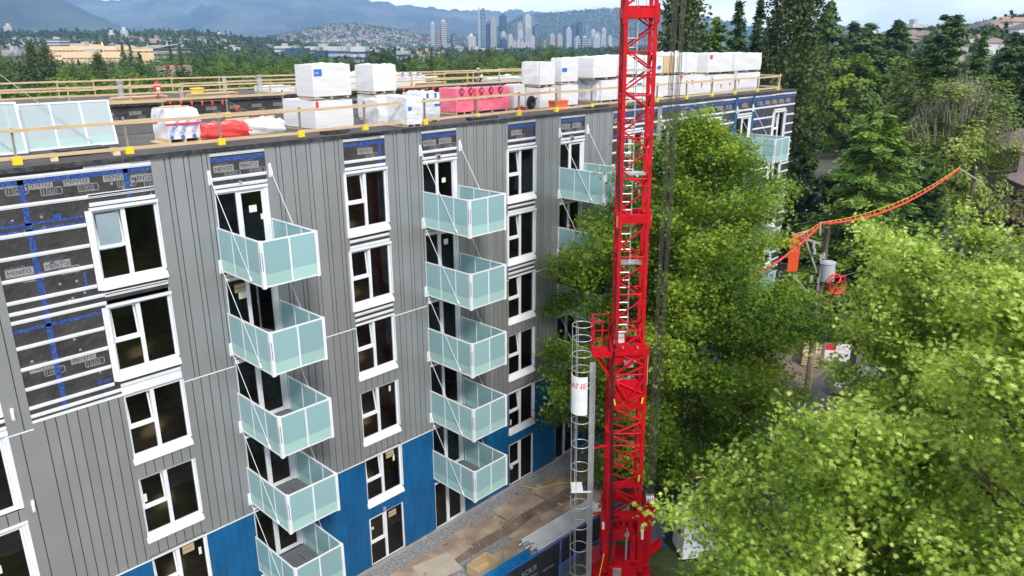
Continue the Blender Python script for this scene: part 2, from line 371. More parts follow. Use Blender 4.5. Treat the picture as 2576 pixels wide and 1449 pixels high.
def spandrels(x0, x1, kind):
    far = x0 > 33
    for k in range(-1, 6):
        z0 = 3*k+2.55 if k >= 0 else 0.0
        z1 = 3*(k+1)+(0.12 if kind == 'w' else 0.02) if k < 5 else TOP
        if k < 0: back.box(x0, x1, 0.0, 0.16, 0.0, z1); continue
        if k == 5:
            membr(x0, x1, z0, z1)
            battens(x0, x1, [z1-0.07, 18.0, 17.74])
        elif far and k >= 2: membr(x0, x1, z0, z1); battens(x0, x1, [z0+0.2, z0+0.42])
        elif k >= 3: membr(x0, x1, z0, z1); battens(x0, x1, [z0+0.17, z0+0.4])
        elif k >= 1: clad(x0, x1, max(z0, 5.45) if k == 1 else z0, z1)
        else: bluep(x0, x1, z0, z1)
        if k == 1: flash.box(x0, x1, -0.025, 0.03, 5.42, 5.45)
for a, b in WC: spandrels(a, b, 'w')
for a, b in BC: spandrels(a, b, 'b')
for a, b in ((2.2, 4.18), (11.15, 13.08), (16.25, 18.15), (20.0, 21.9), (25.02, 26.9), (28.72, 30.6)): flash.box(a, b, -0.03, 0.03, 11.48, 11.54)
membr(7.22, 7.38, 11.66, TOP)
# blue tape and membrane printing
def tp(x0, x1, z0, z1): tape.box(x0, x1, 0.044, 0.052, z0, z1)
tp(5.68, 5.83, 11.7, 18.7); tp(8.46, 8.6, 17.65, 18.7); tp(4.85, 7.2, 17.38, 17.45); tp(4.85, 7.2, 17.2, 17.27); tp(4.85, 7.2, 14.38, 14.47); tp(6.4, 6.6, 17.45, 17.6)
tp(6.9, 6.97, 15.25, 15.75); tp(6.93, 7.2, 15.2, 15.26); tp(6.75, 7.15, 12.2, 12.28); tp(5.3, 5.4, 17.48, 17.56); tp(6.1, 6.2, 16.2, 16.25)
for a, b in ((4.85, 9.27), (11.15, 13.08), (16.25, 18.15), (20.0, 21.9), (25.02, 26.9), (28.72, 30.6), (32.96, 37.1), (37.56, 46), (46.45, 48.4), (48.76, 55)):
    tp(a, b, 18.52, 18.66)
for x in (17.86, 26.6, 34.1, 40.5, 45.2, 49.4, 50.2, 54.3): tp(x, x+0.13, 17.75 if x < 30 else 14, 18.52)
for x0, x1, z in ((33, 37.1, 17.45), (39.5, 42.4, 17.5), (44.6, 46, 17.4), (48.8, 51.7, 17.1), (48.8, 51.7, 14.4), (39.5, 42.4, 14.4), (53.7, 55, 17.2)): tp(x0, x1, z, z+0.1)
for i in range(9): tape.box(11.95+0.28*math.cos(R_(22.5*i))-0.03+0.15, 12.13+0.28*math.cos(R_(22.5*i)), 0.044, 0.052, 17.78+0.22*math.sin(R_(22.5*i)), 17.86+0.22*math.sin(R_(22.5*i)))
T_M = textmesh('MENTO', 0.2); T_1 = textmesh('1000', 0.24); T_s = textmesh('pro clima SOLITEX', 0.06)
rs = random.Random(3)
def mento(x, z, s=1.0, sc=1.0, Y=0.05):
    Z = z
    prnt.poly([(x, Y-0.002, Z-.02), (x+0.7*s, Y-0.002, Z-.02), (x+0.7*s, Y-0.002, Z+0.21*s), (x, Y-0.002, Z+0.21*s)], 0)
    addtext(prnt, T_M, (x+0.04, Y-0.0035, Z+0.035*s), (s, 0, 0), (0, 0, s), 1, 0.87, .9)
    addtext(prnt, T_s, (x+0.03, Y-0.002, Z+0.23*s), (s, 0, 0), (0, 0, s), 0)
    X = x+0.36*s; q = Z-0.23*s
    for a, b, c, d in ((0, .56, 0, .025), (0, .56, .195, .22), (0, .025, 0, .22), (.535, .56, 0, .22)):
        prnt.poly([(X+a*s, Y-0.002, q+c*s), (X+b*s, Y-0.002, q+c*s), (X+b*s, Y-0.002, q+d*s), (X+a*s, Y-0.002, q+d*s)], 0)
    addtext(prnt, T_1, (X+0.03*s, Y-0.0025, q+0.03*s), (s, 0, 0), (0, 0, s), 0, 0.85, 0.88)
for px, py in ((-28, 478), (63, 478), (160, 468), (260, 457), (112, 680), (75, 940), (180, 917)):
    p = at(px, py, y=0.05); mento(p.x, p.z)
p = at(15, 700, y=0.05); mento(p.x, p.z)
for x, z in ((8.65, 18.22), (11.0+.25, 18.2), (12.15, 18.22), (16.9, 18.22), (20.1, 18.22), (20.95, 18.24), (25.3, 18.22), (28.8, 18.22), (29.65, 18.22), (33.1, 18.2), (34.3, 18.2), (35.6, 18.2)): mento(x, z)
for i in range(14):
    x = 39.6+1.07*i
    if not (45.3 < x < 46.5 or 47.6 < x < 48.8): mento(x, 18.2)
for i in range(60):                       # small printed squares and staples over the membrane
    x = rs.choice((rs.uniform(4.9, 7.1), rs.uniform(4.9, 9.2), rs.uniform(33, 37), rs.uniform(39.6, 42.3), rs.uniform(48.8, 51.6)))
    z = rs.uniform(11.8, 18.5) if x < 7.1 or x > 30 else rs.uniform(17.7, 18.5)
    prnt.poly([(x, 0.0475, z), (x+0.07, 0.0475, z), (x+0.07, 0.0475, z+0.07), (x, 0.0475, z+0.07)], 0)
grey.build('grey_cladding', M_grey, bld); blue.build('blue_sheathing', M_blue, bld); memb.build('membrane', M_memb, bld)
back.build('wall_backing', M_groove, bld); batt.build('batten', M_batten, bld); tape.build('blue_tape', M_tape, bld)
prnt.build('membrane_print', [M_print, M_printdk], bld); flash.build('flashing', M_white, bld)

# interior seen through the glass
mi = MB(); fi = MB()
for k in range(7):
    if k < 6: fi.box(-6, 54.9, 0.17, 10.2, 3*k-0.0, 3*k+0.04)
    if k > 0: mi.box(-6, 54.9, 0.17, 10.2, 3*k-0.3, 3*k-0.001 if k < 6 else 18.55)
for x in (1.4, 5.4, 10.2, 14.7, 19.1, 23.4, 27.8, 31.8, 36.5, 41, 45.4, 49.6):
    for k in range(6): mi.box(x, x+0.15, 0.17, 6.3, 3*k+0.04, 3*k+2.7)
for k in range(6): mi.box(-6, 54.9, 6.3, 6.5, 3*k+0.04, 3*k+2.7)
mi.build('interior_wall', M_int, bld); fi.build('interior_floor', M_intfl, bld)
sh = MB()
sh.box(-6, 55, 10.2, 10.4, 0, 18.9); sh.box(54.98, 55.0, 0.17, 10.2, 0.1, 18.86)
sh.build('rear_wall', M_memb, bld)
cb = MB(); cb.box(-6, 55, -0.04, 0.0, -0.3, 0.14)
cb.build('foundation', M_conc, bld)

# windows
def window(x0, x1, k, mode):
    z0 = 3*k+0.12; z1 = 3*k+2.55
    if k == 1: z1 = 5.42
    ground = k == 0
    if ground: z0 = 0.06
    gz = z0+(0.08 if ground else 0.3); w_ = x1-x0; xm = x0+w_*0.44; zt = gz+(z1-gz)*0.46; e = 0.07; y0, y1 = 0.06, 0.15
    f = MB()
    f.box(x0, x0+e, y0, y1, gz-0.06, z1); f.box(x1-e, x1, y0, y1, gz-0.06, z1)
    f.box(x0+e, x1-e, y0+.002, y1, z1-e, z1); f.box(x0+e, x1-e, y0+.002, y1, gz-0.06, gz+0.02)
    f.box(xm, xm+0.13, y0+.001, y1, gz+0.02, z1-e); f.box(x0+e, xm, y0+.003, y1, zt-0.05, zt+0.05)
    o = f.build('window', M_white, bld, loc=(x0, 0, z0))
    def glass(a, b, c, d, rot=0):
        g = MB(); g.poly([(a, .104, c), (b, .104, c), (b, .104, d), (a, .104, d)]); q = g.build('pane', M_glass, o); q.location = (-x0, 0, -z0)
    glass(x0+e, xm, gz+0.02, zt-0.05); glass(xm+0.13, x1-e, gz+0.02, z1-e)
    # tilted top sash
    s = MB(); a, b, c, d = x0+e+0.01, xm-0.01, zt+0.055, z1-e-0.01
    tl = 0.0 if ground else rs.choice((0.09, 0.12, 0.15))
    sh_ = Matrix.Translation((0, 0.11, c)) @ Matrix.Rotation(-tl, 4, 'X') @ Matrix.Translation((0, -0.11, -c))
    for q in ((a, a+.05, c, d), (b-.05, b, c, d), (a+.05, b-.05, c, c+.05), (a+.05, b-.05, d-.05, d)): s.box(q[0], q[1], 0.09, 0.14, q[2], q[3], 0, sh_)
    q = s.build('sash', M_white, o); q.location = (-x0, 0, -z0)
    g = MB(); g.poly([sh_ @ Vector(v) for v in ((a+.05, .113, c+.05), (b-.05, .113, c+.05), (b-.05, .113, d-.05), (a+.05, .113, d-.05))]); q = g.build('pane', M_glass, o); q.location = (-x0, 0, -z0)
    t = MB()
    jb = 0.03
    if not ground:
        t.poly([(x0-0.03, 0.06, gz), (x1+0.03, 0.06, gz), (x1+0.03, -0.09, z0+0.03), (x0-0.03, -0.09, z0+0.03)])
        t.poly([(x0-0.03, -0.09, z0+0.03), (x1+0.03, -0.09, z0+0.03), (x1+0.03, -0.085, z0-0.01), (x0-0.03, -0.085, z0-0.01)])
        t.poly([(x0-0.03, 0.06, gz), (x0-0.03, -0.09, z0+0.03), (x0-0.03, -0.085, z0-0.01), (x0-0.03, 0.06, z0-0.01)])
        t.poly([(x1+0.03, -0.09, z0+0.03), (x1+0.03, 0.06, gz), (x1+0.03, 0.06, z0-0.01), (x1+0.03, -0.085, z0-0.01)])
        t.box(x1-0.012, x1+0.02, -0.05, 0.06, gz, z1)
    else: t.box(x0, x1, -0.03, 0.06, z0-0.05, z0+0.03)
    if mode == 'm':
        t.box(x0-0.04, x1+0.04, -0.07, 0.06, z1+0.002, z1+0.075)
        t.box(x0-0.1, x0+0.0, -0.06, 0.06, z0, z1); t.box(x0-0.16, x0-0.1, 0.02, 0.05, z0, z1)
    q = t.build('sill', M_white, o); q.location = (-x0, 0, -z0)
    return o
wn = {}
for i, (a, b) in enumerate(WC):
    for k in range(6):
        md = 'm' if (i == 1 and k >= 4) or (i in (2, 3) and k >= 4) or i >= 4 else 'g'
        wn[i, k] = window(a, b, k, md)

def notice(par, x, z, w_=0.3, h=0.22, m=None, txt=None, off=(0, 0)):
    p = MB(); p.box(x, x+w_, 0.088, 0.092, z, z+h)
    if txt: addtext(p, textmesh(txt, h*0.42), (x+0.02, 0.087, z+h*0.4), (1, 0, 0), (0, 0, 1), 1, (w_-0.04)/(len(txt)*h*0.24))
    q = p.build('notice', [m or M_paper, M_groove], par); q.location = (-par.location.x, 0, -par.location.z)
def door(x0, x1, k, is_open=False):
    z0 = 3*k+0.05; z1 = 3*k+2.53; e = 0.07; w_ = x1-x0-0.12; xm = x0+w_*0.42; y0, y1 = 0.06, 0.15
    f = MB(); X1 = x1-0.1
    f.box(x0, x0+e, y0, y1, z0, z1); f.box(X1-e, X1, y0, y1, z0, z1)
    f.box(x0+e, X1-e, y0+.002, y1, z1-e, z1); f.box(x0+e, X1-e, y0+.002, y1, z0, z0+0.07); f.box(xm, xm+0.13, y0+.001, y1, z0+.07, z1-e)
    f.box(X1+.002, x1+0.0, 0.02, 0.15, z0, z1); f.box(x0, x1, -0.02, 0.06, z1+.002, z1+0.09)
    o = f.build('balcony_door', M_white, bld, loc=(x0, 0, z0))
    g = MB(); g.poly([(x0+e, .104, z0+.07), (xm, .104, z0+.07), (xm, .104, z1-e), (x0+e, .104, z1-e)]); q = g.build('pane', M_glass, o); q.location = (-x0, 0, -z0)
    a, b, c, d = xm+.135, X1-e-.005, z0+.075, z1-e-.005
    mt = Matrix.Translation((b, .1, 0)) @ Matrix.Rotation(R_(-78), 4, 'Z') @ Matrix.Translation((-b, -.1, 0)) if is_open else Matrix.Identity(4)
    s = MB()
    for q in ((a, a+.06, c, d), (b-.06, b, c, d), (a+.06, b-.06, c, c+.07), (a+.06, b-.06, d-.06, d)): s.box(q[0], q[1], .085, .135, q[2], q[3], 0, mt)
    s.box(a+.01, a+.04, .05, .085, c+1.0, c+1.14, 0, mt)
    q = s.build('door_leaf', M_white, o); q.location = (-x0, 0, -z0)
    g = MB(); g.poly([mt @ Vector(v) for v in ((a+.06, .11, c+.07), (b-.06, .11, c+.07), (b-.06, .11, d-.06), (a+.06, .11, d-.06))]); q = g.build('pane', M_glass, o); q.location = (-x0, 0, -z0)
    return o
dr = {}
for i, (a, b) in enumerate(BC):
    for k in range(6): dr[i, k] = door(a, b, k, (i, k) in ((1, 4), (2, 2), (1, 0), (3, 4), (2, 5)))
notice(dr[1, 5], 12.35, 16.7, 0.28, 0.24); notice(dr[1, 5], 12.75, 16.4, 0.15, 0.2)
notice(dr[1, 4], 11.5, 14.0, 0.5, 0.3, M_tan, 'innotech'); notice(dr[1, 4], 11.62, 13.75, 0.32, 0.24)
notice(dr[2, 5], 21.1, 16.6, 0.2, 0.2); notice(dr[2, 4], 21.1, 13.9, 0.24, 0.24)
notice(dr[0, 2], 2.9, 7.2, 0.4, 0.28); notice(dr[0, 1], 2.7, 4.4, 0.4, 0.28); notice(dr[2, 0], 21.2, 1.9, 0.3, 0.28); notice(dr[3, 0], 29.9, 1.6, 0.25, 0.3)
notice(wn[2, 1], 17.4, 5.0, 0.42, 0.3, M_tan, 'innotech'); notice(wn[2, 1], 17.75, 4.75, 0.1, 0.3); notice(wn[2, 0], 17.35, 2.05, 0.42, 0.3, M_tan, 'innotech')
notice(wn[1, 1], 8.45, 5.0, 0.42, 0.3, M_tan, 'innotech'); notice(wn[1, 1], 9.0, 4.7, 0.1, 0.3); notice(wn[1, 2], 7.5, 7.6, 0.1, 0.3); notice(wn[2, 2], 17.75, 8.1, 0.1, 0.25)
notice(wn[2, 0], 16.4, 1.9, 0.12, 0.12); notice(wn[3, 0], 25.2, 1.0, 0.2, 0.2); notice(wn[3, 1], 25.2, 3.6, 0.1, 0.3); notice(wn[1, 1], 7.6, 4.2, 0.1, 0.3)
# pale film behind one opened sash
fm = MB(); fm.box(7.5, 8.13, 0.075, 0.079, 16.32, 17.4); q = fm.build('film', mat('pale_film', (0.25, 0.33, 0.37), 0.3, (0.3, 0.38, 0.42), 1.5), wn[1, 5]); q.location = (-7.38, 0, -15.12)

# balconies
def balcony_parts(w_):
    D_ = 2.78; zb, zt = -0.1, 1.4
    f = MB(); t = 0.05; dv = [0, D_/3, 2*D_/3, D_]
    for x in (0, w_-t):
        f.box(x, x+t, -D_+.101, 0, zt-0.045, zt); f.box(x, x+t, -D_+.101, 0, zb, zb+0.05)
        for y in dv[:-1]: f.box(x+.005, x+t-.005, -y-0.045, -y-0.002, zb+.05, zt-.045)
    f.box(.101, w_-.101, -D_-0.01, -D_+.04, zt-0.045, zt); f.box(.101, w_-.101, -D_-.01, -D_+.04, zb, zb+.05); f.box(w_/2-.03, w_/2+.03, -D_-.005, -D_+.035, zb+.05, zt-.045)
    for x in (0, w_): f.box(x-0.012, x+.1, -D_-.02, -D_+.1, zb-.03, zt+.008) if x == 0 else f.box(x-.1, x+.012, -D_-.02, -D_+.1, zb-.03, zt+.008)
    b = f.build('balcony', M_white, None)
    sl = MB(); sl.box(-0.016, -0.0125, -D_+.03, -D_+.05, .45, 1.05); sl.box(.02, .04, -D_-.024, -D_-.0205, .45, 1.05)
    sl.build('slot', M_black, b)
    def pane(p0, p1):
        g = MB(); (xa, ya), (xb, yb) = p0, p1; zs = zb+.05, .33, zt-.045
        for i in (0, 1):
            if xa == xb: g.box(xa-.006, xa+.006, min(ya, yb), max(ya, yb), zs[i], zs[i+1], 1-i)
            else: g.box(xa, xb, ya-.006, ya+.006, zs[i], zs[i+1], 1-i)
        g.build('glass_panel', [M_aqua, M_aqualo], b)
    for x in (0.02, w_-.02):
        for i in range(3): pane((x, -dv[i]-(.045 if i < 3 else 0)), (x, -dv[i+1]+(.0 if i < 2 else .1)))
    pane((.1, -D_), (w_/2-.03, -D_)); pane((w_/2+.03, -D_), (w_-.1, -D_))
    dk = MB(); dk.box(.06, w_-.06, -D_+.1, -.02, -.06, .03)
    for i in range(12): dk.box(.07, w_-.07, -D_+.12+i*.215, -D_+.32+i*.215, .031, .045)
    dk.box(1.45, 1.62, -2.3, -.5, .046, .09); dk.box(1.68, 1.8, -2.2, -1.2, .046, .14)
    dk.build('deck', M_deck, b)
    for x in (-.035, w_+.09):
        c = MB(); c.cyl((x, -.07, 3.02), (x, -2.08, 0.02), .011, 6); c.cyl((x, -2.0, .13), (x, -2.1, 0.0), .03, 8); c.build('cable', M_white, b)
        k = MB(); k.poly([(x-.025, 0.0, 3.25), (x-.025, -.03, 3.25), (x-.025, -.14, 3.0), (x-.025, -.1, 2.85), (x-.025, 0, 2.85)])
        k.poly([(x+.025, 0.0, 3.25), (x+.025, 0, 2.85), (x+.025, -.1, 2.85), (x+.025, -.14, 3.0), (x+.025, -.03, 3.25)])
        for p_, q_ in (((0, 3.25), (-.03, 3.25)), ((-.03, 3.25), (-.14, 3.0)), ((-.14, 3.0), (-.1, 2.85)), ((-.1, 2.85), (0, 2.85))):
            k.poly([(x-.025, p_[0], p_[1]), (x+.025, p_[0], p_[1]), (x+.025, q_[0], q_[1]), (x-.025, q_[0], q_[1])])
        k.box(x-.05, x+.05, -.012, 0, 2.82, 3.3)
        k.build('cable_bracket', M_white, b)
    # steel offcuts left on the deck
    s = MB(); s.box(.7, .82, -2.4, -.7, .05, .17, 0, Matrix.Rotation(R_(6), 4, 'Z')); s.box(.5, .6, -2.5, -.9, .05, .12, 0, Matrix.Rotation(R_(-7), 4, 'Z')); s.build('offcuts', M_deck, b)
    return b
def place_balcony(b0, x, z, first):
    b = b0 if first else b0.copy()
    if not first:
        col.objects.link(b)
        for c in b0.children: q = c.copy(); col.objects.link(q); q.parent = b
    b.location = (x, 0, z); b.parent = bld
proto = balcony_parts(2.04); fst = True
for x in (11.09, 19.94, 28.66, 37.5, 46.36):
    for k in range(1, 6): place_balcony(proto, x, 3.0*k, fst); fst = False
for z in (12.05, 9.0, 15.0, 6.0):       # brackets waiting for the balconies that are not hung yet
    k = MB(); k.box(4.36, 4.44, -.05, 0, z-.18, z+.2); k.box(4.34, 4.41, -.12, -.05, z-.1, z+.12); k.build('cable_bracket', M_white, bld)
lt = MB(); 
for x, z, m in ((20.83, 17.72, 0), (29.55, 17.72, 0)):
    lt.box(x-.12, x+.12, -.06, .045, z-.1, z+.12); lt.cyl((x, -.1, z), (x, -.06, z), .055, 12, 1)
lt.cyl((12.1, -.03, 17.78), (12.1, .045, 17.78), .06, 12)
lt.box(17.0, 17.14, -.04, 0, 2.62, 2.78); lt.box(14.6, 14.75, -.04, 0, .45, .6)
lt.build('wall_light', [M_alu, M_black], bld)

# roof, roof edge and the rear wing across the courtyard
rf = MB(); rf.box(-6, 55.0, 0.1, 10.4, 18.6, ROOF); rf.build('roof', M_roof, bld)
re_ = MB()
x = -6.0
while x < 55.1:
    q = min(x+rs.uniform(.7, 1.3), 55.12); d = rs.uniform(0, .018)
    re_.box(x, q-.004, -.07-d, .34+d*4, 18.88-d*2, 19.0+d); x = q
re_.box(55, 55.12, 0, 10.4, 18.8, 19.0); re_.build('roof_edge', M_roofdk, bld)
rb = MB(); rb.box(-6, 36, 6.35, 10.38, ROOF+.004, ROOF+.02); rb.box(36, 54, 8.6, 10.38, ROOF+.004, ROOF+.02)
rb.build('black_underlay', M_roofdk, bld)
wg = MB(); wg.box(-6, 57, 22.0, 22.3, 0, 18.85); wg.build('rear_wing_wall', M_memb, bld)
wr = MB(); wr.poly([(-6, 22, ROOF), (57, 22, ROOF), (57, 25.2, ROOF), (44, 26.5, ROOF), (30, 30, ROOF), (-6, 31.5, ROOF)])
wr.poly([(57, 25.2, 18.5), (44, 26.5, 18.5), (44, 26.5, ROOF), (57, 25.2, ROOF)]); wr.poly([(57, 22, 18.5), (57, 25.2, 18.5), (57, 25.2, ROOF), (57, 22, ROOF)])
wr.build('rear_wing_roof', M_roof, bld)
we = MB(); we.box(-6, 57, 21.85, 22.35, 18.86, 19.03, 0)
we.build('rear_wing_edge', M_roofdk, bld)
for i in range(22):
    X = 8+i*1.5
    for z_, o_ in ((18.35, 0), (17.2, .7)):
        x_ = X+o_; wp = MB()
        wp.poly([(x_, 21.98, z_), (x_+.68, 21.98, z_), (x_+.68, 21.98, z_+.2), (x_, 21.98, z_+.2)], 0); addtext(wp, T_M, (x_+.02, 21.975, z_+.03), (1, 0, 0), (0, 0, 1), 1, .93)
        addtext(wp, T_1, (x_+.4, 21.98, z_-.22), (1, 0, 0), (0, 0, 1), 0)
        wp.build('rear_wing_print', [M_print, M_printdk], bld)
wt = MB(); wt.box(0, 20, 21.97, 21.995, 18.0, 18.12); wt.build('rear_wing_tape', M_tape, bld)

# ------------------------------------------------------------------ timber guard rails on the roof
def guard_rail(label, pts, zb, grey_posts=True, yellow=True, kick=False, face=(0, -1), rails=(0.18, 0.95), h=1.05, group=None):
    root = thing('guard_rail', label, 'guard rail', (pts[0][0], pts[0][1], zb), group=group)
    O = Vector((pts[0][0], pts[0][1], 0)); fx, fy = face
    for j, (x, y) in enumerate(pts):
        p = MB(); x -= O.x; y -= O.y; dx = rs.uniform(-.03, .03); dy = rs.uniform(-.03, .03)
        p.bar((x, y, .02), (x+dx, y+dy, h+rs.uniform(-.03, .08)), .045, .095, 0, up=(fx, fy, 0))
        if kick:
            p.bar((x, y, .04), (x-fx*.0+fy*.0, y+.0, .05), .09); p.bar((x-.0, y-.02, .5), (x-fx*.35+.12, y-fy*.35, .03), .04, .09)
            p.box(x-.05, x+.3, y-.06, y+.06, 0.0, .04)
        p.build('post', M_woodgrey if grey_posts else M_wood, root)
        if yellow:
            b = MB(); b.box(x-.12, x+.12, y+fy*.075-.012, y+fy*.075+.012, .004, .23); b.box(x-.12, x-.095, y-.06, y+.07, .004, .2); b.box(x+.095, x+.12, y-.06, y+.07, .004, .2)
            b.build('yellow_base', M_yellow, root)
    for z in rails:
        for j in range(len(pts)-1):
            a = Vector(pts[j])-O.xy; b = Vector(pts[j+1])-O.xy; d = (b-a).normalized()*.12
            r = MB(); s = rs.uniform(-.02, .02); n = Vector((fx, fy))*(.055 if j % 2 else .06)
            a2 = a-d+n; b2 = b+d*.8+n
            r.bar((a2.x, a2.y, z+s), (b2.x, b2.y, z+s+rs.uniform(-.03, .03)), .038, .1)
            r.build('rail', M_wood, root)
    return root
Yf = 0.95
guard_rail('timber guard rail with yellow post bases along the near roof edge above the grey facade', [(x, Yf) for x in (-3.2, -.1, 3.0, 6.0, 9.05, 12.05, 15.1, 17.95, 21.0, 24.05, 26.75, 29.45, 32.3, 35.2, 38.4, 41.6, 44.6, 47.6, 50.8, 53.9)], ROOF)
guard_rail('timber guard rail behind the white bundles along the courtyard edge of the near roof', [(x, 10.2) for x in (5.2, 8.2, 11.1, 14.1, 17.0, 19.9, 22.9, 26, 29, 32, 35, 38)], ROOF)
guard_rail('pale timber guard rail with braced posts on the courtyard edge of the far roof', [(x, 22.5) for x in (11, 14.2, 17.4, 20.4, 23.2, 26.2, 29, 32.2, 35, 38, 41.3, 44.4, 47.4, 50.5)], ROOF, False, False, True, rails=(.12, .55, 1.0))
guard_rail('pale timber guard rail along the outermost edge of the far roof before the green trees', [(13, 30.9), (16.2, 30.8), (18.3, 30.7), (20.5, 30.5), (23.2, 30.3), (26.4, 29.9), (29.4, 29.6), (33, 28.9), (36.5, 27.9), (40, 27.0), (43.5, 26.2), (46.8, 25.7), (50.3, 25.3), (54, 25)], ROOF, False, False, True, rails=(.45, 1.0))
guard_rail('short timber guard rail closing the far narrow end of the near roof', [(54.7, 1.2), (54.7, 4.2), (54.7, 7.2), (54.7, 10.1)], ROOF, False, False, True, face=(1, 0))
# ------------------------------------------------------------------ loads standing on the roof
def wrapped(mb, x0, x1, y0, y1, z0, z1, bulge=0.02, top=0.05, seed=0, m=0, nx=16, ny=8, nz=10):
    """a shrink wrapped stack: subdivided box with sagging film and a ragged top"""
    r = random.Random(seed)
    ph = [r.uniform(0, 6.3) for _ in range(8)]
    def P(u, v, t):
        x = x0+(x1-x0)*u; y = y0+(y1-y0)*v; z = z0+(z1-z0)*t
        a = math.sin(t*math.pi)
        x += bulge*(2*u-1)*a*(0.6+0.4*math.sin(9*t+5*v+ph[0])); y += bulge*(2*v-1)*a*(0.6+.4*math.sin(8*t+6*u+ph[1]))
        if t > .99:
            e = min(u, 1-u, v, 1-v)
            z += top*(.5+.5*math.sin(7*u+ph[2])*math.sin(5*v+ph[3])+.5*math.sin(19*u+ph[4])*math.cos(13*v+ph[5]))*(1 if e > .01 else .3)
        return (x, y, z)
    def grid(f, a, b):
        i0 = len(mb.v)
        for i in range(a+1):
            for j in range(b+1): mb.v.append(f(i/a, j/b))
        for i in range(a):
            for j in range(b):
                q = i0+i*(b+1)+j; mb.f.append((q, q+b+1, q+b+2, q+1)); mb.m.append(m)
    grid(lambda a, b: P(a, 0, b), nx, nz); grid(lambda a, b: P(0, 1-a, b), ny, nz); grid(lambda a, b: P(1, a, b), ny, nz)
    grid(lambda a, b: P(1-a, 1, b), nx, nz); grid(lambda a, b: P(a, b, 1), nx, ny); grid(lambda a, b: P(a, 1-b, 0), nx, ny)
def bundle(label, M, Rx, Lx, pytop, z0, mw=None, seed=1, top=.05, y=None, marks=(), pallet=True, name='insulation_bundle', cat='insulation bundle', bulge=.02, dmin=0.7):
    """M: photo place of the near left corner foot; Rx, Lx: where the right and the rear left corner stand"""
    p = at(M[0], M[1], z=z0) if y is None else at(M[0], M[1], y=y)
    r = at(Rx, M[1]-10, y=p.y); l = at(Lx, M[1]-5, x=p.x)
    zt = at(M[0], pytop, y=p.y).z
    w_ = max(.8, r.x-p.x); d_ = max(dmin, min(l.y-p.y, 2.6))
    root = thing(name, label, cat, (p.x, p.y, z0), group='wrapped bundles stacked on the roof')
    b = MB(); h = .1 if pallet else 0.0
    wrapped(b, 0, w_, 0, d_, h, zt-z0-top, seed=seed, top=top, bulge=bulge)
    b.build('wrap', mw or M_wrap, root, smooth=True)
    if pallet:
        q = MB()
        for i in range(3): q.box(w_*(.02+.44*i), w_*(.02+.44*i)+.09, .03, d_-.03, 0, .098)
        q.build('pallet', M_wood, root)
    for (u, v, ww, hh, mm, t) in marks:
        k = MB(); H = zt-z0; k.box(u*w_, u*w_+ww, -bulge-.012, -bulge-.006, v*H, v*H+hh)
        if t: addtext(k, textmesh(t, hh*.45), (u*w_+.03, -bulge-.014, v*H+hh*.35), (1, 0, 0), (0, 0, 1), 1, .9)
        k.build('mark', [mm, M_white], root)
    return p, r, d_, zt, root
B = bundle
pp, _, _, zt, _ = B('lower white wrapped bundle with two red stickers, under the tallest left stack', (796, 332), 890, 718, 252, ROOF, seed=1, marks=((.03, .74, .12, .26, M_rsign, None),))
B('upper white wrapped bundle with blue sticker, on top of the two red stickered bundle', (790, 250), 884, 748, 160, zt+.02, y=pp.y, seed=2, marks=((.04, .66, .34, .24, M_bsign, 'logis'),))
pp, _, _, zt, _ = B('lower plain white bundle behind the clear wrapped crates', (950, 306), 1004, 903, 237, ROOF, seed=3)
B('upper plain white bundle, taller one beside the left stack', (941, 236), 997, 897, 161, zt+.02, y=pp.y, seed=4)
B('clear wrapped white bundle with small blue arrow, nearest to the roof edge', (1024, 321), 1060, 960, 243, ROOF, M_wrap2, seed=5, top=.03, marks=((.1, .55, .18, .14, M_bsign, None),))
B('clear wrapped white bundle with blue prints between the crate and the pink bundles', (1060, 309), 1107, 1016, 230, ROOF, M_wrap2, seed=6, top=.09, marks=((.3, .78, .12, .2, M_bsign, None), (.72, .78, .12, .2, M_bsign, None), (.7, .5, .35, .1, M_bsign, None)))
T_S = textmesh('S', .5); T_sx = textmesh('SIMPLEX', .13)
def pinkmark(root, xs, z, w_):
    k = MB()
    for x in xs:
        c = Vector((x, -.032, z)); s_ = .24
        for j in range(4):
            a0 = R_(90*j); a1 = R_(90*j+90)
            for rr in (s_, s_*.78):
                k.bar(c+Vector((math.cos(a0)*rr*.8, 0, math.sin(a0)*rr)), c+Vector((math.cos(a1)*rr*.8, 0, math.sin(a1)*rr)), .022, .006)
        addtext(k, T_S, (x-.12, -.034, z-.17), (1, 0, 0), (0, 0, 1), 0, .8, .9)
        addtext(k, T_sx, (x-.26, -.034, z-.42), (1, 0, 0), (0, 0, 1), 0)
    k.build('mark', mat('maroon_print', (.16, .02, .035), .6), root)
p_, r_, d_, z_, ro = B('pink wrapped bundle with black diamond marks, the one nearer the clear bundles', (1148, 289), 1192, 1106, 222, ROOF, M_pink, seed=7, top=.03); pinkmark(ro, (.35, .95), 1.05, 1)
p_, r_, d_, z_, ro = B('pink wrapped bundle with black diamond marks, beside the low white bundles', (1200, 285), 1281, 1193, 220, ROOF, M_pink, seed=8, top=.03); pinkmark(ro, (.3, .95, 1.6), 1.05, 1)
B('low white bundle tucked against the pink bundle', (1293, 277), 1314, 1282, 212, ROOF, seed=9)
pp, _, _, zt, _ = B('lower white bundle beneath the one with draped sheet', (1358, 277), 1395, 1313, 220, ROOF, seed=10, marks=((.6, .75, .06, .2, M_print, None),))
p_, r_, d_, z_, ro = B('upper white bundle with a loose sheet draped over its end', (1358, 219), 1395, 1313, 156, zt+.02, y=pp.y, seed=11, top=.01)
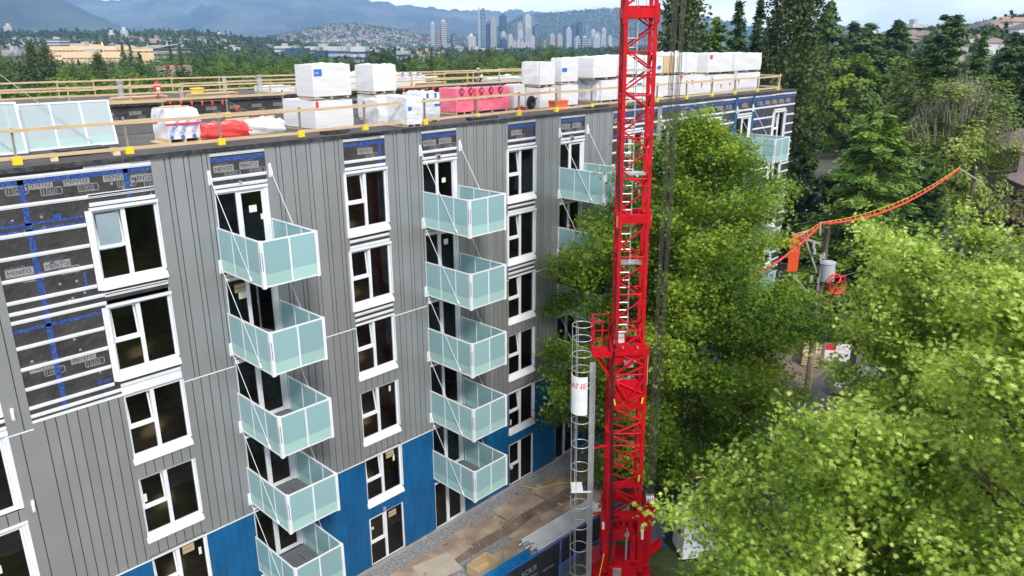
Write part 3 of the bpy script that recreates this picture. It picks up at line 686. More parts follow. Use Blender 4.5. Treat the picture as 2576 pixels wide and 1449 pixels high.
k = MB(); hh_ = z_-ro.location.z; wrapped(k, -.06, .02, .15, max(.6, d_-.2), .12, hh_+.01, .05, .02, seed=5); k.build('draped_sheet', M_wrap, ro, smooth=True)
pp, _, _, zt, _ = B('lower white bundle under the one with a blue sticker facing the draped bundle', (1411, 271), 1453, 1395, 213, ROOF, seed=12)
B('upper white bundle with blue sticker beside the draped bundle', (1411, 210), 1453, 1391, 145, zt+.04, y=pp.y, seed=13, marks=((.04, .45, .4, .2, M_bsign, None),))
B('low clear wrapped bundle with domed top beyond the orange bin', (1500, 258), 1552, 1452, 203, ROOF, M_wrap2, seed=14, top=.3, marks=((.6, .35, .5, .14, M_bsign, None),))
# long double row beyond the crane mast
def row(label, pa, pb, yt, yb, Y, depth, seed, mw=None, marks=(), top=.06, nm='insulation_bundle', z0=None):
    a = at(pa, yb, y=Y); b = at(pb, yb, y=Y); zt = at((pa+pb)/2, yt, y=Y).z
    z0 = ROOF if z0 is None else z0
    root = thing(nm, label, 'insulation bundle', (a.x, Y, z0), group='wrapped bundles stacked on the roof')
    q = MB(); wrapped(q, 0, b.x-a.x-.03, 0, depth, .1, zt-z0-top, .02, top, seed); q.build('wrap', mw or M_wrap, root, smooth=True)
    q = MB(); [q.box((b.x-a.x)*t, (b.x-a.x)*t+.1, .03, depth-.03, 0, .098) for t in (.03, .5, .93)]; q.build('pallet', M_wood, root)
    for (u, v, ww, hh, mm) in marks:
        k = MB(); k.box(u*(b.x-a.x), u*(b.x-a.x)+ww, -.036, -.03, v*(zt-z0), v*(zt-z0)+hh); k.build('mark', mm, root)
    return zt
Yr = 2.4
zl = row('lower white bundle beyond the domed one, seen just before the mast', 1512, 1560, 199, 252, Yr+.6, 2.2, 21)
row('upper white bundle standing just left of the crane mast', 1492, 1560, 142, 198, Yr+.6, 2.2, 22, z0=zl+.02)
z2 = row('lower white bundle seen through the crane mast', 1561, 1625, 193, 250, Yr+.3, 2.2, 23, marks=((.6, .6, .5, .16, M_bsign),))
row('upper white bundle seen through the crane mast', 1561, 1622, 138, 192, Yr+.3, 2.2, 24, z0=z2+.02)
z3 = row('lower white bundle with grey print under the exposed wood boards', 1626, 1700, 189, 252, Yr, 2.2, 25, marks=((.1, .3, .3, .5, M_wrap2), (.75, .35, .4, .06, M_print), (.75, .5, .3, .06, M_print)))
row('upper white bundle with blue sticker beside the exposed wood boards', 1624, 1666, 140, 190, Yr, 2.2, 26, marks=((.65, .3, .4, .2, M_bsign),), z0=z3+.02)
row('stack of bare tan boards between white bundles', 1667, 1695, 140, 189, Yr, 2.0, 27, mat('tan_boards', (.55, .4, .2), .7, (.66, .5, .28), 6, stretch=(.2, .2, 16), bump=.4, bsc=8), top=.005, z0=z3+.02)
row('upper domed white bundle behind the lifting ropes', 1696, 1726, 130, 188, Yr, 2.2, 28, top=.3, z0=z3+.02)
z4 = row('lower white bundle behind small red flags', 1702, 1790, 187, 248, Yr-.3, 2.2, 29, marks=((.06, .1, .25, 1.2, M_wrap2),))
row('upper white bundle between the domed and the recessed one', 1727, 1752, 132, 187, Yr-.2, 2.2, 30, z0=z4+.02)
row('upper recessed white bundle with small black prints', 1753, 1778, 133, 186, Yr+.5, 1.6, 31, z0=z4+.02, marks=((.1, .75, .35, .2, M_print), (.6, .78, .2, .2, M_print)))
z5 = row('lower white bundle between the flags and the end bundle', 1791, 1850, 185, 242, Yr-.5, 2.2, 32, marks=((.85, .1, .5, 1.3, M_wrap2),))
row('upper long white bundle with red square sticker', 1779, 1845, 133, 184, Yr-.5, 2.2, 33, z0=z5+.02, marks=((.06, .72, .3, .24, M_rsign), (.9, .5, .5, .2, M_tan)))
z6 = row('lower white bundle at the far end of the row', 1851, 1908, 181, 234, Yr-.7, 2.2, 34)
row('upper white bundle at the far end of the row', 1846, 1913, 132, 180, Yr-.7, 2.2, 35, z0=z6+.02)
# bundles on the far roof
row('white bundle on the far roof showing between the two tall left stacks', 884, 903, 178, 226, 23.5, 2, 41, top=.4)
row('white bundle with blue prints on the far roof behind the clear crates', 994, 1071, 184, 226, 23.6, 3, 42, top=.12, marks=((.2, .8, .3, .25, M_bsign), (.45, .8, .3, .25, M_bsign), (.7, .8, .3, .25, M_bsign), (.1, .62, 4, .12, M_wrap2)))
row('white bundle on the far roof behind the stack with blue sticker', 1453, 1488, 152, 199, 15.0, 2, 43, marks=((.75, .7, .35, .35, M_rsign), (.8, .5, .3, .25, M_bsign)))
row('low white bundle on the far roof beyond the pink bundles', 1240, 1320, 190, 212, 23.2, 2, 44, top=.2)
row('low pale board stack on the far roof behind the left stack', 679, 745, 215, 236, 24.0, 2, 45, mw=M_wrap2)

# small loads near the roof edge
def small(name, label, cat, mb, m, loc, smooth=False): 
    o = mb.build(name, m, None, smooth=smooth, loc=loc); return tag(o, label, cat)
# leaning glass balcony fronts
def leaning(label, pl, pr, pt, n, seed, mg=M_aquapale):
    a = at(pl[0], pl[1], z=ROOF+.16); b = at(pr[0], pr[1], y=a.y); zt = at(pt[0], pt[1], y=a.y+.35).z
    root = thing('balustrade_panel', label, 'glass balustrade', tuple(a), group='balcony fronts stored on the roof')
    w_ = b.x-a.x; h = zt-a.z; s = .33/h; f = MB(); t = .055
    def Q(x0, x1, z0, z1, o=0): return [(x0, z0*s+o, z0), (x1, z0*s+o, z0), (x1, z1*s+o, z1), (x0, z1*s+o, z1)]
    for i in range(n+1): x = (w_-t)*i/n; f.bar((x+t/2, 0, 0), (x+t/2, h*s, h), t, t)
    f.bar((0, 0, .02), (w_, 0, .02), t); f.bar((0, h*s, h), (w_, h*s, h), t)
    f.build('frame', M_white, root)
    for i in range(n):
        g = MB(); x0 = (w_-t)*i/n+t; x1 = (w_-t)*(i+1)/n
        g.poly(Q(x0, x1, .04, h*.22), 1); g.poly(Q(x0, x1, h*.22, h-.03), 0); g.build('glass_panel', [mg, M_aqualo], root)
    side = MB(); side.bar((0, 0, 0), (0, 1.3, .05), t); side.bar((0, h*s, h), (0, 1.6, h), t); side.bar((0, 1.3, 0), (0, 1.6, h), t); side.box(.01, .05, .1, 1.2, .05, .38)
    side.build('side_frame', M_white, root)
    c = MB(); q = at(pt[0], pt[1], y=a.y)
    c.cyl((w_*.7, -.08, .1), (w_*.7-2.55, .35, h+1.35), .012, 6); c.build('rod', M_alu, root)
    return root
leaning('glass balcony front with three pale panes leaning nearest the roof edge', (70, 381), (298, 362), (277, 252), 3, 1)
leaning('glass balcony front standing behind, partly hidden, cut by the frame edge', (-60, 396), (70, 378), (40, 258), 1, 2)
a = at(60, 372, z=ROOF+.9); 
for i, (px, py, ln) in enumerate(((132, 394, 1.1), (283, 380, 1.1))):
    p = at(px, py, z=ROOF); m = MB(); m.box(-ln, .0, -.1, .1, 0, .12, 0, Matrix.Rotation(R_(75), 4, 'Z')); o = m.build('timber_block', mat('pale_lumber', (.66, .52, .26), .7, (.72, .6, .34), 5) if i == 0 else bpy.data.materials['pale_lumber'], None)
    o.location = (p.x, p.y-.1, p.z); tag(o, ('pale timber block under the near corner of the leaning glass front', 'pale timber block under the far corner of the leaning glass front')[i], 'timber block')
def slabs(label, px, py, w_, d_, n, ang):
    p = at(px, py, z=ROOF); m = MB(); r = random.Random(px)
    for i in range(n):
        m.box(-w_/2+r.uniform(-.08, .08), w_/2+r.uniform(-.08, .08), -d_/2+r.uniform(-.05, .05), d_/2+r.uniform(-.05, .05), .02+i*.06, .075+i*.06, 0, Matrix.Rotation(R_(ang+r.uniform(-4, 4)), 4, 'Z'))
    o = m.build('roofing_sheets', M_roofdk, None); o.location = (p.x, p.y, p.z); tag(o, label, 'roofing sheets')
slabs('dark roofing offcuts beneath the leaning glass front', 206, 388, 1.35, .6, 3, 4)
slabs('dark roofing sheets under the left white stack', 846, 336, 1.0, .5, 2, 2); slabs('dark folded roofing lying beside the fence post before the clear bundle', 912, 336, 1.1, .7, 1, -8)
slabs('dark roofing sheets in front of the pink bundles', 1212, 301, 1.6, .5, 2, 0); slabs('dark roofing sheets beyond the orange bin', 1497, 270, 1.6, .6, 2, 0)
# tarp covered pallet
p = at(405, 360, z=ROOF); q = at(503, 355, z=ROOF); root = thing('covered_pallet', 'pallet under a white and blue printed tarp tied with a red strap', 'covered pallet', (p.x, 2.3, ROOF))
w_ = q.x-p.x; hh = at(440, 276, y=2.4).z-ROOF
m = MB(); wrapped(m, .03, w_-.05, 0, 1.1, .16, hh, .07, .06, 51, nx=24, ny=14, nz=14); m.build('tarp', mat('white_tarp', (.66, .68, .7), .5, (.8, .8, .82), 3, bump=1, bsc=4), root, smooth=True)
m = MB(); m.box(-.02, w_+.0, -.1, 1.18, hh*.57, hh*.57+.05); m.build('strap', M_rsign, root)
m = MB(); m.box(-.15, w_+.25, -.3, 1.2, .004, .04)
for t in (0, .45, .9): m.box(w_*t, w_*t+.1, 0, 1.1, .04, .15)
m.box(.0, w_, 0, 1.1, .151, .17); m.build('pallet', M_wood, root)
m = MB(); m.box(-.3, .9, .1, .2, hh+.07, hh+.11); m.box(.1, .8, .5, .6, hh+.07, hh+.11); m.build('loose_boards', M_wood, root)
m = MB(); T_so = textmesh('SOPREMA', .2)
for i, x in enumerate((.12, .5, .9)):
    c, s_ = math.cos(R_(58)), math.sin(R_(58)); addtext(m, T_so, (x, -.085, hh*.22+.03*i), (c, 0, s_), (-s_, 0, c), 0, .75); m.cyl((x-.02, -.08, hh*.2), (x-.02, -.088, hh*.2), .07, 12)
m.build('print', M_bsign, root)
# red covered load and white sheeted board stack
p = at(515, 357, z=ROOF); root = thing('covered_load', 'low heap of boards under a shiny red tarp', 'covered load', (p.x, 1.9, ROOF))
m = MB(); wrapped(m, 0, 1.55, 0, 1.0, .02, .5, .1, .13, 61, nx=22, ny=12, nz=8); m.build('tarp', mat('red_tarp', (.62, .03, .03), .3, (.72, .07, .06), 2, bump=1, bsc=5), root, smooth=True)
m = MB(); m.box(.2, 1.3, .2, .3, .56, .6, 0, Matrix.Rotation(R_(8), 4, 'Z')); m.build('loose_boards', M_wood, root)
p = at(620, 352, z=ROOF); root = thing('covered_load', 'low stack of yellow boards half under a crumpled white sheet', 'covered load', (p.x-.25, 1.9, ROOF))
m = MB(); [m.box(0, 1.6, .0, 1.0, .06+i*.13, .16+i*.13) for i in range(3)]; m.box(.1, .2, 0, 1, 0, .06); m.box(1.2, 1.3, 0, 1, 0, .06); m.build('board', M_wood, root)
m = MB(); wrapped(m, .55, 1.9, -.06, 1.06, .12, .56, .1, .1, 62, nx=20, ny=12, nz=8); m.build('white_sheet', M_wrap2, root, smooth=True)
m = MB(); m.bar((.2, .4, .62), (2.0, .75, .66), .1, .05); m.bar((-.5, .3, .5), (.7, .5, .62), .1, .05); m.bar((.0, .6, .66), (.9, .6, .68), .05, m=0); m.build('loose_boards', M_wood, root)
# orange bin, hose reel
p = at(1436, 283, z=ROOF); m = MB(); m.box(0, .95, 0, .45, 0, .4); m.box(-.03, .98, -.03, .48, .4, .5); m.box(.05, .25, -.045, -.03, .15, .3)
o = m.build('orange_bin', M_orange, None); o.location = (p.x, max(p.y, 1.12), ROOF+.004); tag(o, 'orange lidded bin on the roof edge beside a rail post', 'bin')
p = at(1325, 277, z=ROOF); m = MB()
for rr in (.22, .27, .32): m.tube([(rr*math.cos(a*.35), 0, .36+rr*math.sin(a*.35)) for a in range(18)], .03, 6, closed=True)
m.tube([(.3, 0, .55), (.6, -.05, .6), (.8, -.1, .35), (1.0, -.15, .05)], .03, 6); m.cyl((0, -.08, .36), (0, .08, .36), .2, 14)
o = m.build('hose_reel', M_black, None, smooth=True); o.location = (p.x, p.y-.3, ROOF+.02); tag(o, 'black hose reel on the roof before the low white bundle', 'hose reel')
p = at(1296, 277, z=ROOF); m = MB(); m.box(0, .4, 0, .2, 0, .14); m.cyl((.05, .1, .14), (.35, .1, .2), .03, 6)
o = m.build('power_tool', M_rsign, None); o.location = (p.x, p.y-.3, ROOF+.01); tag(o, 'small red power tool beside the black hose reel', 'tool')
p = at(1503, 245, z=ROOF); m = MB(); wrapped(m, -1.1, .9, 0, .9, 0, .3, .1, .2, 71); o = m.build('loose_sheet', M_wrap2, None, smooth=True); o.location = (p.x, 1.7, ROOF+.01); tag(o, 'crumpled white plastic sheet beyond the orange bin', 'plastic sheet')
p = at(905, 312, z=ROOF); m = MB(); wrapped(m, 0, 1.3, 0, .9, 0, 1.0, .06, .12, 72); o = m.build('bagged_pallet', M_wrap2, None, smooth=True); o.location = (p.x, 1.9, ROOF+.01); tag(o, 'clear bagged goods between the left stack and the clear wrapped bundle', 'bagged goods')
# things on the far roof
def yat(px, py, y): return at(px, py, y=y)
p = yat(379, 240, 24); root = thing('fire_extinguisher', 'red fire extinguisher cabinet on a post at the far roof rail', 'fire extinguisher', (p.x, 22.8, ROOF)); root.scale = (.7, .7, .75)
m = MB(); m.box(-.25, .25, 0, .3, .55, 1.3); m.poly([(-.25, 0, 1.3), (.25, 0, 1.3), (0, .15, 1.6)]); m.poly([(-.25, .3, 1.3), (0, .15, 1.6), (.25, .3, 1.3)]); m.poly([(-.25, 0, 1.3), (0, .15, 1.6), (-.25, .3, 1.3)]); m.poly([(.25, 0, 1.3), (.25, .3, 1.3), (0, .15, 1.6)]); m.box(-.04, .04, .1, .2, 0, .55); m.build('cabinet', M_rsign, root)
m = MB(); m.box(-.15, .15, -.02, -.005, .65, 1.1); m.build('label_plate', M_white, root)
def ventpipe(px, py, h, r, lab, m_=M_alu, y=25.5):
    p = at(px, py, y=y); root = thing('vent_pipe', lab, 'vent pipe', (p.x, y, ROOF))
    m = MB(); r *= .62; h *= .85; m.cyl((0, 0, 0), (0, 0, h), r, 12); m.cyl((0, 0, .0), (0, 0, .05), r*2, 12); m.build('pipe', m_, root)
    m = MB(); m.cyl((0, 0, h), (0, 0, h+.1), r*1.3, 12); m.build('cap', m_, root)
ventpipe(306, 240, 1.25, .25, 'pale grey roof vent left of the fire extinguisher', mat('vent_grey', (.3, .33, .36), .5)); ventpipe(568, 235, 1.3, .2, 'shiny capped roof vent on the far roof'); ventpipe(655, 232, 1.3, .3, 'wide grey roof vent right of the capped one', bpy.data.materials['vent_grey']); ventpipe(456, 240, .6, .15, 'short grey roof vent by the yellow bucket', bpy.data.materials['vent_grey'], 24)
p = at(498, 245, y=24.0); root = thing('yellow_tub', 'yellow tub on the far roof', 'tub', (p.x, 24.0, ROOF)); m = MB(); m.tube([(0, 0, 0), (0, 0, .6)], [.3, .4], 16); m.build('bowl', M_yellow, root); m = MB(); m.ring((0, 0, .6), .41, .03); m.build('rim', M_yellow, root)
for px, lab in ((352, 'stack of pale boards behind the far roof rail, nearer the fire extinguisher'), (540, 'stack of pale boards on the far roof, right of the yellow tub'), (1085, 'board stack on the far roof beyond the white bundles')):
    p = at(px, 244, y=23.4); m = MB(); [m.box(-1.6+.1*i, 1.5+.05*i, 0, .9, .03+.1*i, .11+.1*i, 0) for i in range(3)]; o = m.build('board_stack', M_wood, None); o.location = (p.x, 23.3, ROOF); tag(o, lab, 'board stack')
# small red flags on lines
def flagline(label, A, Bp, n, sag, size=.16, m=None, cord=.006, name='flag_line', cc=None, skip=0):
    A = Vector(A); Bp = Vector(Bp); root = thing(name, label, 'flag line', tuple(A))
    pts = [A+(Bp-A)*t-Vector((0, 0, sag*4*t*(1-t))) for t in [i/16 for i in range(17)]]
    c = MB(); c.tube([p-A for p in pts], cord, 5); c.build('cord', cc or M_tan, root)
    for i in range(n):
        t = (i+.6)/n; p = A+(Bp-A)*t-Vector((0, 0, sag*4*t*(1-t)))-A; d = (Bp-A).normalized(); d.z = 0
        f = MB(); y_ = rs.uniform(-.3, .3)*size; q = Vector((-d.y, d.x, 0))*y_
        f.poly([p-d*size*.4, p+d*size*.4, p-Vector((0, 0, size*1.3))+q]); f.poly([p-d*size*.4+q*.02, p-Vector((0, 0, size*1.3))+q, p+d*size*.4+q*.02]); f.build('flag', m or M_flag, root)
    return root
flagline('sagging line of small red flags in front of the end white bundles', at(1700, 256-75, y=1.0), at(1868, 196, y=1.0), 7, .55, .3, M_rsign)
flagline('line of orange flags along the courtyard rail behind the tarp covered pallet', at(410, 250, y=10.05), at(569, 252, y=10.05), 6, .05, .17)
flagline('orange flag line drooping from the grey post behind the red tarp', at(570, 252, y=9.9), at(720, 284, y=9.9), 4, .3, .24)
flagline('line of orange flags before the far bundle with blue prints', at(1000, 218, y=21.4), at(1100, 217, y=21.4), 4, .2, .35)
# ------------------------------------------------------------------ red tower crane
M_cranesign = M_white
base = CP+FH*27.6+_R*4.62
crane = thing('tower_crane', 'red lattice tower crane mast with caged ladder and lifting ropes beside the facade', 'crane', (float(base[0]), float(base[1]), 0), HEAD-math.pi/2)
crane.rotation_euler = (0, -0.0115, HEAD-math.pi/2)
def zc(y, px=1590, d=27.0): return at(px, y, d=d).z
def lattice(name, hw, z0, z1, leg, br, bay, levels):
    m = MB()
    for sx in (-1, 1):
        for sy in (-1, 1): m.box(sx*hw-leg/2, sx*hw+leg/2, sy*hw-leg/2, sy*hw+leg/2, z0, z1)
    m.build('mast_leg', M_red, crane)
    b = MB(); n = int(round((z1-z0)/bay)); h = (z1-z0)/n; hi = hw-.01
    for i in range(n):
        a, c = z0+h*i, z0+h*(i+1); s = 1 if i % 2 else -1
        for sy in (-1, 1): b.cyl((s*hi, sy*hi, a), (-s*hi, sy*hi, c), br, 6)
        for sx in (-1, 1): b.cyl((sx*hi, s*hi, a), (sx*hi, -s*hi, c), br, 6)
    for z in levels:
        for sy in (-1, 1): b.cyl((-hi, sy*hi, z), (hi, sy*hi, z), br*.95, 6); b.cyl((sy*hi, -hi, z), (sy*hi, hi, z), br*.95, 6)
    b.build(name, M_red, crane, smooth=False)
zt_, zj, zl_ = zc(32), zc(552), zc(884)
H = .5
lattice('mast_bracing', H, zl_, 31, .125, .034, .70, [zj-1.45*i for i in range(1, 4)]+[zj+1.45*i for i in range(1, 10)])
for z in (zt_, zj):
    p = MB()
    for sy in (-1, 1): p.box(-H-.09, H+.09, sy*H-.075, sy*H+.075, z-.16, z+.16); p.box(sy*H-.08, sy*H+.08, -H+.08, H-.08, z-.14, z+.14)
    for sx in (-1, 1): p.box(sx*(H+.03)-.09, sx*(H+.03)+.09, -H-.09, -H+.05, z-.34, z+.3)
    p.build('mast_joint', M_red, crane)
p = MB(); p.box(-H-.13, -H-.08, -H-.09, -H, zj-.28, zj+.12); p.box(H+.08, H+.13, -H-.09, -H, zj-.05, zj+.15); p.build('yellow_wedge', M_wood, crane)
# lower outer mast
HL = .63
z2 = zc(1218); z3 = zc(1288)
lattice('lower_bracing', HL, z3, zl_, .14, .038, .62, [zc(942), zc(1018), zc(1090), zc(1120)])
p = MB()
p.box(-HL-.1, HL+.12, -HL-.08, -HL+.07, zl_-.13, zl_+.13); p.box(-HL-.1, HL+.12, HL-.07, HL+.08, zl_-.13, zl_+.13)
p.box(-HL-.08, -HL+.08, -HL+.07, HL-.07, zl_-.12, zl_+.12); p.box(HL-.08, HL+.08, -HL+.07, HL-.07, zl_-.12, zl_+.12)
p.build('head_frame', M_red, crane); p = MB()
zq = zc(1020)
def beam(*boxes, nm='cross_beam', m=None):
    q = MB(); [q.box(*b) for b in boxes]; q.build(nm, m or M_red, crane)
beam((-HL+.07, HL-.07, -HL-.06, -HL+.06, zq-.1, zq+.1)); beam((-HL+.07, HL-.07, -HL-.07, -HL+.07, z2-.12, z2+.12))
beam((-HL-.15, HL+.25, -HL-.13, -HL+.1, z3-.3, z3+.02)); beam((-HL-.15, HL+.25, -HL-.1+2*HL, HL+.13, z3-.3, z3+.02))
beam((-HL+.05, -.15, -HL-.145, -HL-.135, z3-.2, z3-.1), nm='slot', m=M_black)
for bx, bz in ((.36, z3-.15), (-.28, zl_+.22), (.28, zl_+.22), (-.2, zl_-.35), (.2, zl_-.35)): q = MB(); q.cyl((bx, -HL-.16, bz), (bx, -HL-.04, bz), .035, 8); q.build('bolt', M_alu, crane)
p = MB()
# gusset plates at the head and the V plate
y_ = -HL-.03
p.poly([(-.48, y_, zl_+.12), (.48, y_, zl_+.12), (.42, y_, zl_+.36), (.2, y_, zl_+.42), (.02, y_, zl_+.22), (-.16, y_, zl_+.42), (-.4, y_, zl_+.36)])
p.build('gusset_plate', M_red, crane); p = MB(); za, zb_ = zc(889), zc(940)
p.poly([(-.56, y_+.09, za), (.5, y_+.09, za), (.5, y_+.09, za-.15), (-.1, y_+.09, zb_+.55), (-.28, y_+.09, zb_+.42), (-.56, y_+.09, zb_+.3)])
p.build('head_plate', M_red, crane); p = MB(); zv0, zv1 = zc(963), zc(1012)
p.poly([(-.5, y_+.12, zv0), (-.3, y_+.12, zv0+.12), (.3, y_+.12, zv0+.12), (.5, y_+.12, zv0), (.5, y_+.12, zv1), (-.5, y_+.12, zv1)])
p.bar((-HL, y_, zc(945)), (0, y_, zv1+.1), .09); p.bar((HL, y_, zc(945)), (0, y_, zv1+.1), .09); p.bar((-HL, y_, zc(940)), (HL, y_, zc(890)), .09)
p.build('frame_plate', M_red, crane); p = MB(); p.bar((-HL, y_, zc(1222)), (HL, y_, zc(1275)), .1)
p.build('frame_plate', M_red, crane)
w_ = MB(); w_.cyl((.15, -.3, zc(960)), (.15, -.22, zc(960)), .16, 16); w_.box(-.45, -.2, -.5, -.2, zc(968), zc(955)); w_.box(-.15, .1, -.45, -.3, zc(960), zc(956)); w_.build('winch', M_alu, crane)
w_ = MB(); w_.box(-.1, .25, -.1, 0, zc(938), zc(915)); w_.box(-.5, -.1, .1, .2, zc(880), zc(858)); w_.box(HL+.09, HL+.12, -.5, .1, zc(972), zc(885)); w_.build('white_plate', M_white, crane)
w_ = MB()
for sx, yy in ((-1, 1006), (1, 1003), (-1, 1200), (1, 1198)): w_.cyl((sx*.52, -HL-.12, zc(yy+8)), (sx*.56, -HL-.1, zc(yy-6)), .035, 8)
w_.build('yellow_handle', M_yellow, crane)
# inner mast and machinery below
m = MB()
for sx in (-1, 1):
    for sy in (-1, 1): m.bar((sx*HL, sy*HL, z3), (sx*(HL+.1), sy*(HL+.1), 1.0), .2)
m.bar((-.4, -HL, z3-.3), (.4, -HL, 2.3), .08); m.box(-.55, .45, -.75, -.45, 2.55, 3.05); m.box(-.6, .6, .2, .5, 2.2, 2.7)
for x in (-.42, .4): m.box(x-.09, x+.09, -.82, -.75, 1.5, 2.9); m.cyl((x, -.9, 1.5), (x, -.7, 1.5), .13, 12)
for x in (.0, .28): m.box(x-.05, x+.05, -.75, -.55, 2.9, 3.7); m.cyl((x, -.9, 3.1), (x, -.6, 3.1), .11, 12)
m.bar((-.5, -.3, 2.3), (.3, -.5, 2.9), .09); m.box(-1.2, 1.2, -1.2, 1.2, .55, .85); m.cyl((0, 0, .1), (0, 0, .6), 1.1, 28)
for a in (45, 135, 225, 315): m.bar((0, 0, .3), (3.0*math.cos(R_(a)), 3.0*math.sin(R_(a)), .3), .3, .35)
m.box(-.6, .6, -.9, -.3, .85, 1.6); m.build('base_frame', M_red, crane)
m = MB(); m.cyl((.14, -.72, .9), (.14, -.72, 2.9), .045, 12); m.cyl((.14, -.72, 2.75), (.14, -.72, 3.1), .11, 12); m.cyl((-.25, -.95, .9), (-.25, -.95, 1.3), .18, 14); m.build('hydraulic_ram', M_alu, crane)
# side arm with rope block, left strut
m = MB(); zt2 = zc(1278, 1647)
m.bar((1.12, -.2, zt2-.3), (1.0, -.3, 1.0), .3, .34); m.box(.9, 1.3, -.42, .0, zt2-.5, zt2-.2); m.box(.88, .93, -.45, .05, zt2-.35, zt2+.25); m.box(1.27, 1.32, -.45, .05, zt2-.35, zt2+.25)
m.bar((.6, -.2, zt2+.1), (.95, -.2, zt2+.15), .09); m.box(.85, 1.36, -.5, -.44, zt2-.05, zt2+.03); m.build('side_arm', M_red, crane)
m = MB(); m.bar((-.82, -.55, z3+.0), (-.72, -.7, 1.0), .2, .24); m.bar((-.85, -.66, z3-.4), (-.8, -.66, z3-1.6), .1, .1, 1); m.bar((.8, -.65, z3-.3), (.83, -.66, 1.0), .13); m.bar((.76, -.74, z3-.5), (.78, -.75, z3-1.2), .1, .08, 1); m.build('strut', [M_red, M_white], crane)
m = MB()
for i in range(4): m.cyl((.95+.085*i, -.2, zt2+.18), (1.01+.085*i, -.2, zt2+.18), .22, 18)
m.build('pulley', M_alu, crane)
for i in range(8):
    r = MB(); x0 = .95+.045*i; x1 = 1.05+.075*i; r.cyl((x0, -.2-.05*(i % 3), zt2+.25), (x1+.1, -.35+.13*(i % 4), 31), .011+.003*(i % 2), 5); r.build('rope', M_rope, crane)
for x in (-.18, .15): r = MB(); r.cyl((x, -.45, zc(960)), (x+.05, -.3, 31), .006, 4); r.build('thin_rope', M_rope, crane)
# black power cable down the left leg
m = MB(); m.tube([(-H-.07+.03*math.sin(z*1.3), -H-.03+.04*math.cos(z*.9), z) for z in [31-i*.5 for i in range(40)]], .045, 8); m.tube([(-.58, -.62, zl_+.3), (-.66, -.8, zl_-.5), (-.56, -.8, 6), (-.5, -.85, 3), (-.52, -.85, 1)], .05, 8); m.build('power_cable', M_black, crane, smooth=True)
# ladder and landings
m = MB(); lx = -.22; lw = .19
m.box(lx-lw-.02, lx-lw+.02, -.1, -.03, zl_+.45, zt_-.3); m.box(lx+lw-.02, lx+lw+.02, -.1, -.03, zl_+.45, zt_-.3)
m.box(lx-lw-.02, lx-lw+.02, -.1, -.03, zt_+.1, 31); m.box(lx+lw-.02, lx+lw+.02, -.1, -.03, zt_+.1, 31)
z = zl_+.6
while z < 30.5: m.cyl((lx-lw, -.065, z), (lx+lw, -.065, z), .022, 6); z += .3
m.build('ladder', M_alu, crane)
for y in (177, 440, 666):
    z = zc(y); m = MB(); m.box(-.4, .38, -.42, .0, z-.04, z+.04); m.build('landing', M_alu, crane)
# service platform
m = MB(); zf = zc(888, 1515); X0, X1 = -1.42, -.7
m.box(X0, X1, -.75, .1, zf-.09, zf); m.box(X0, X1, -.79, -.75, zf-.1, zf+.12)
for x, y in ((X0+.03, -.74), (X0+.03, .07), (X1-.02, .07), (-1.08, -.74)): m.box(x-.025, x+.025, y-.025, y+.025, zf, zf+1.35)
for z in (.65, 1.33): m.box(X0+.0, X0+.05, -.74, .07, zf+z, zf+z+.045); m.box(X0, X1, .05, .09, zf+z, zf+z+.045); m.box(X0, -1.06, -.76, -.72, zf+z, zf+z+.045)
m.bar((X0+.1, -.6, zf-.1), (-HL, -.6, zf-1.1), .07); m.bar((X0+.1, 0, zf-.1), (-HL, 0, zf-1.1), .07)
m.build('platform', M_red, crane)
# caged aluminium ladder
m = MB(); lx = -1.42; zt3 = zc(905, 1496)
for x in (-.09, .09): m.box(lx+x-.02, lx+x+.02, -.86, -.8, 0.3, zt3)
m.box(lx-.07, lx+.07, -.806, -.8, .3, zt3)
z = .5; s = 1
while z < zt3-.3: m.bar((lx-s*.07, -.83, z), (lx+s*.07, -.83, z+.28), .03, .03); z += .28; s = 1
m.build('caged_ladder', M_alu, crane)
cx, cr = lx-.42, .37
for z in [zt3+1.55, zt3+1.0, zt3+.35, zt3-.25, zt3-.95]+[zc(y, 1474) for y in (1048, 1108, 1165, 1258, 1310, 1365, 1425, 1480)]:
    m = MB(); m.ring((cx, -.83, z), cr, .018, 26, k=5, a0=15, a1=345); m.build('cage_hoop', M_alu, crane, smooth=True)
m = MB()
for a in (120, 180, 240): m.box(cx+cr*math.cos(R_(a))-.012, cx+cr*math.cos(R_(a))+.012, -.83+cr*math.sin(R_(a))-.012, -.83+cr*math.sin(R_(a))+.012, 1.0, zt3+1.6)
m.build('cage_strap', M_alu, crane)
m = MB(); z = zc(1215, 1474); m.box(cx-.35, cx+.1, -1.2, -.5, z-.03, z+.0); m.box(cx-.38, cx+.42, -1.22, -1.18, z-.04, z+.02); m.build('cage_platform', M_white, crane)
m = MB(); za, zb_ = zc(1026, 1470), zc(932, 1470); rr = cr+.03; n = 16; g0, g1 = 165, 300
def cyp(a, z, r=rr): return (cx+r*math.cos(R_(a)), -.83+r*math.sin(R_(a)), z)
for i in range(n):
    a, b = g0+(g1-g0)*i/n, g0+(g1-g0)*(i+1)/n
    m.poly([cyp(a, za), cyp(b, za), cyp(b, zb_), cyp(a, zb_)]); m.poly([cyp(a, za, rr-.02), cyp(a, zb_, rr-.02), cyp(b, zb_, rr-.02), cyp(b, za, rr-.02)])
    m.poly([cyp(a, zb_), cyp(b, zb_), cyp(b, zb_, rr-.02), cyp(a, zb_, rr-.02)])
def ctext(s, a_start, z, size, mi=1):
    v, f = textmesh(s, size); i = len(m.v)
    for q in v: t = a_start+math.degrees(q[0]/rr); m.v.append(cyp(t, z+q[1], rr+.006))
    for q in f: m.f.append(tuple(i+k for k in q)); m.m.append(mi)
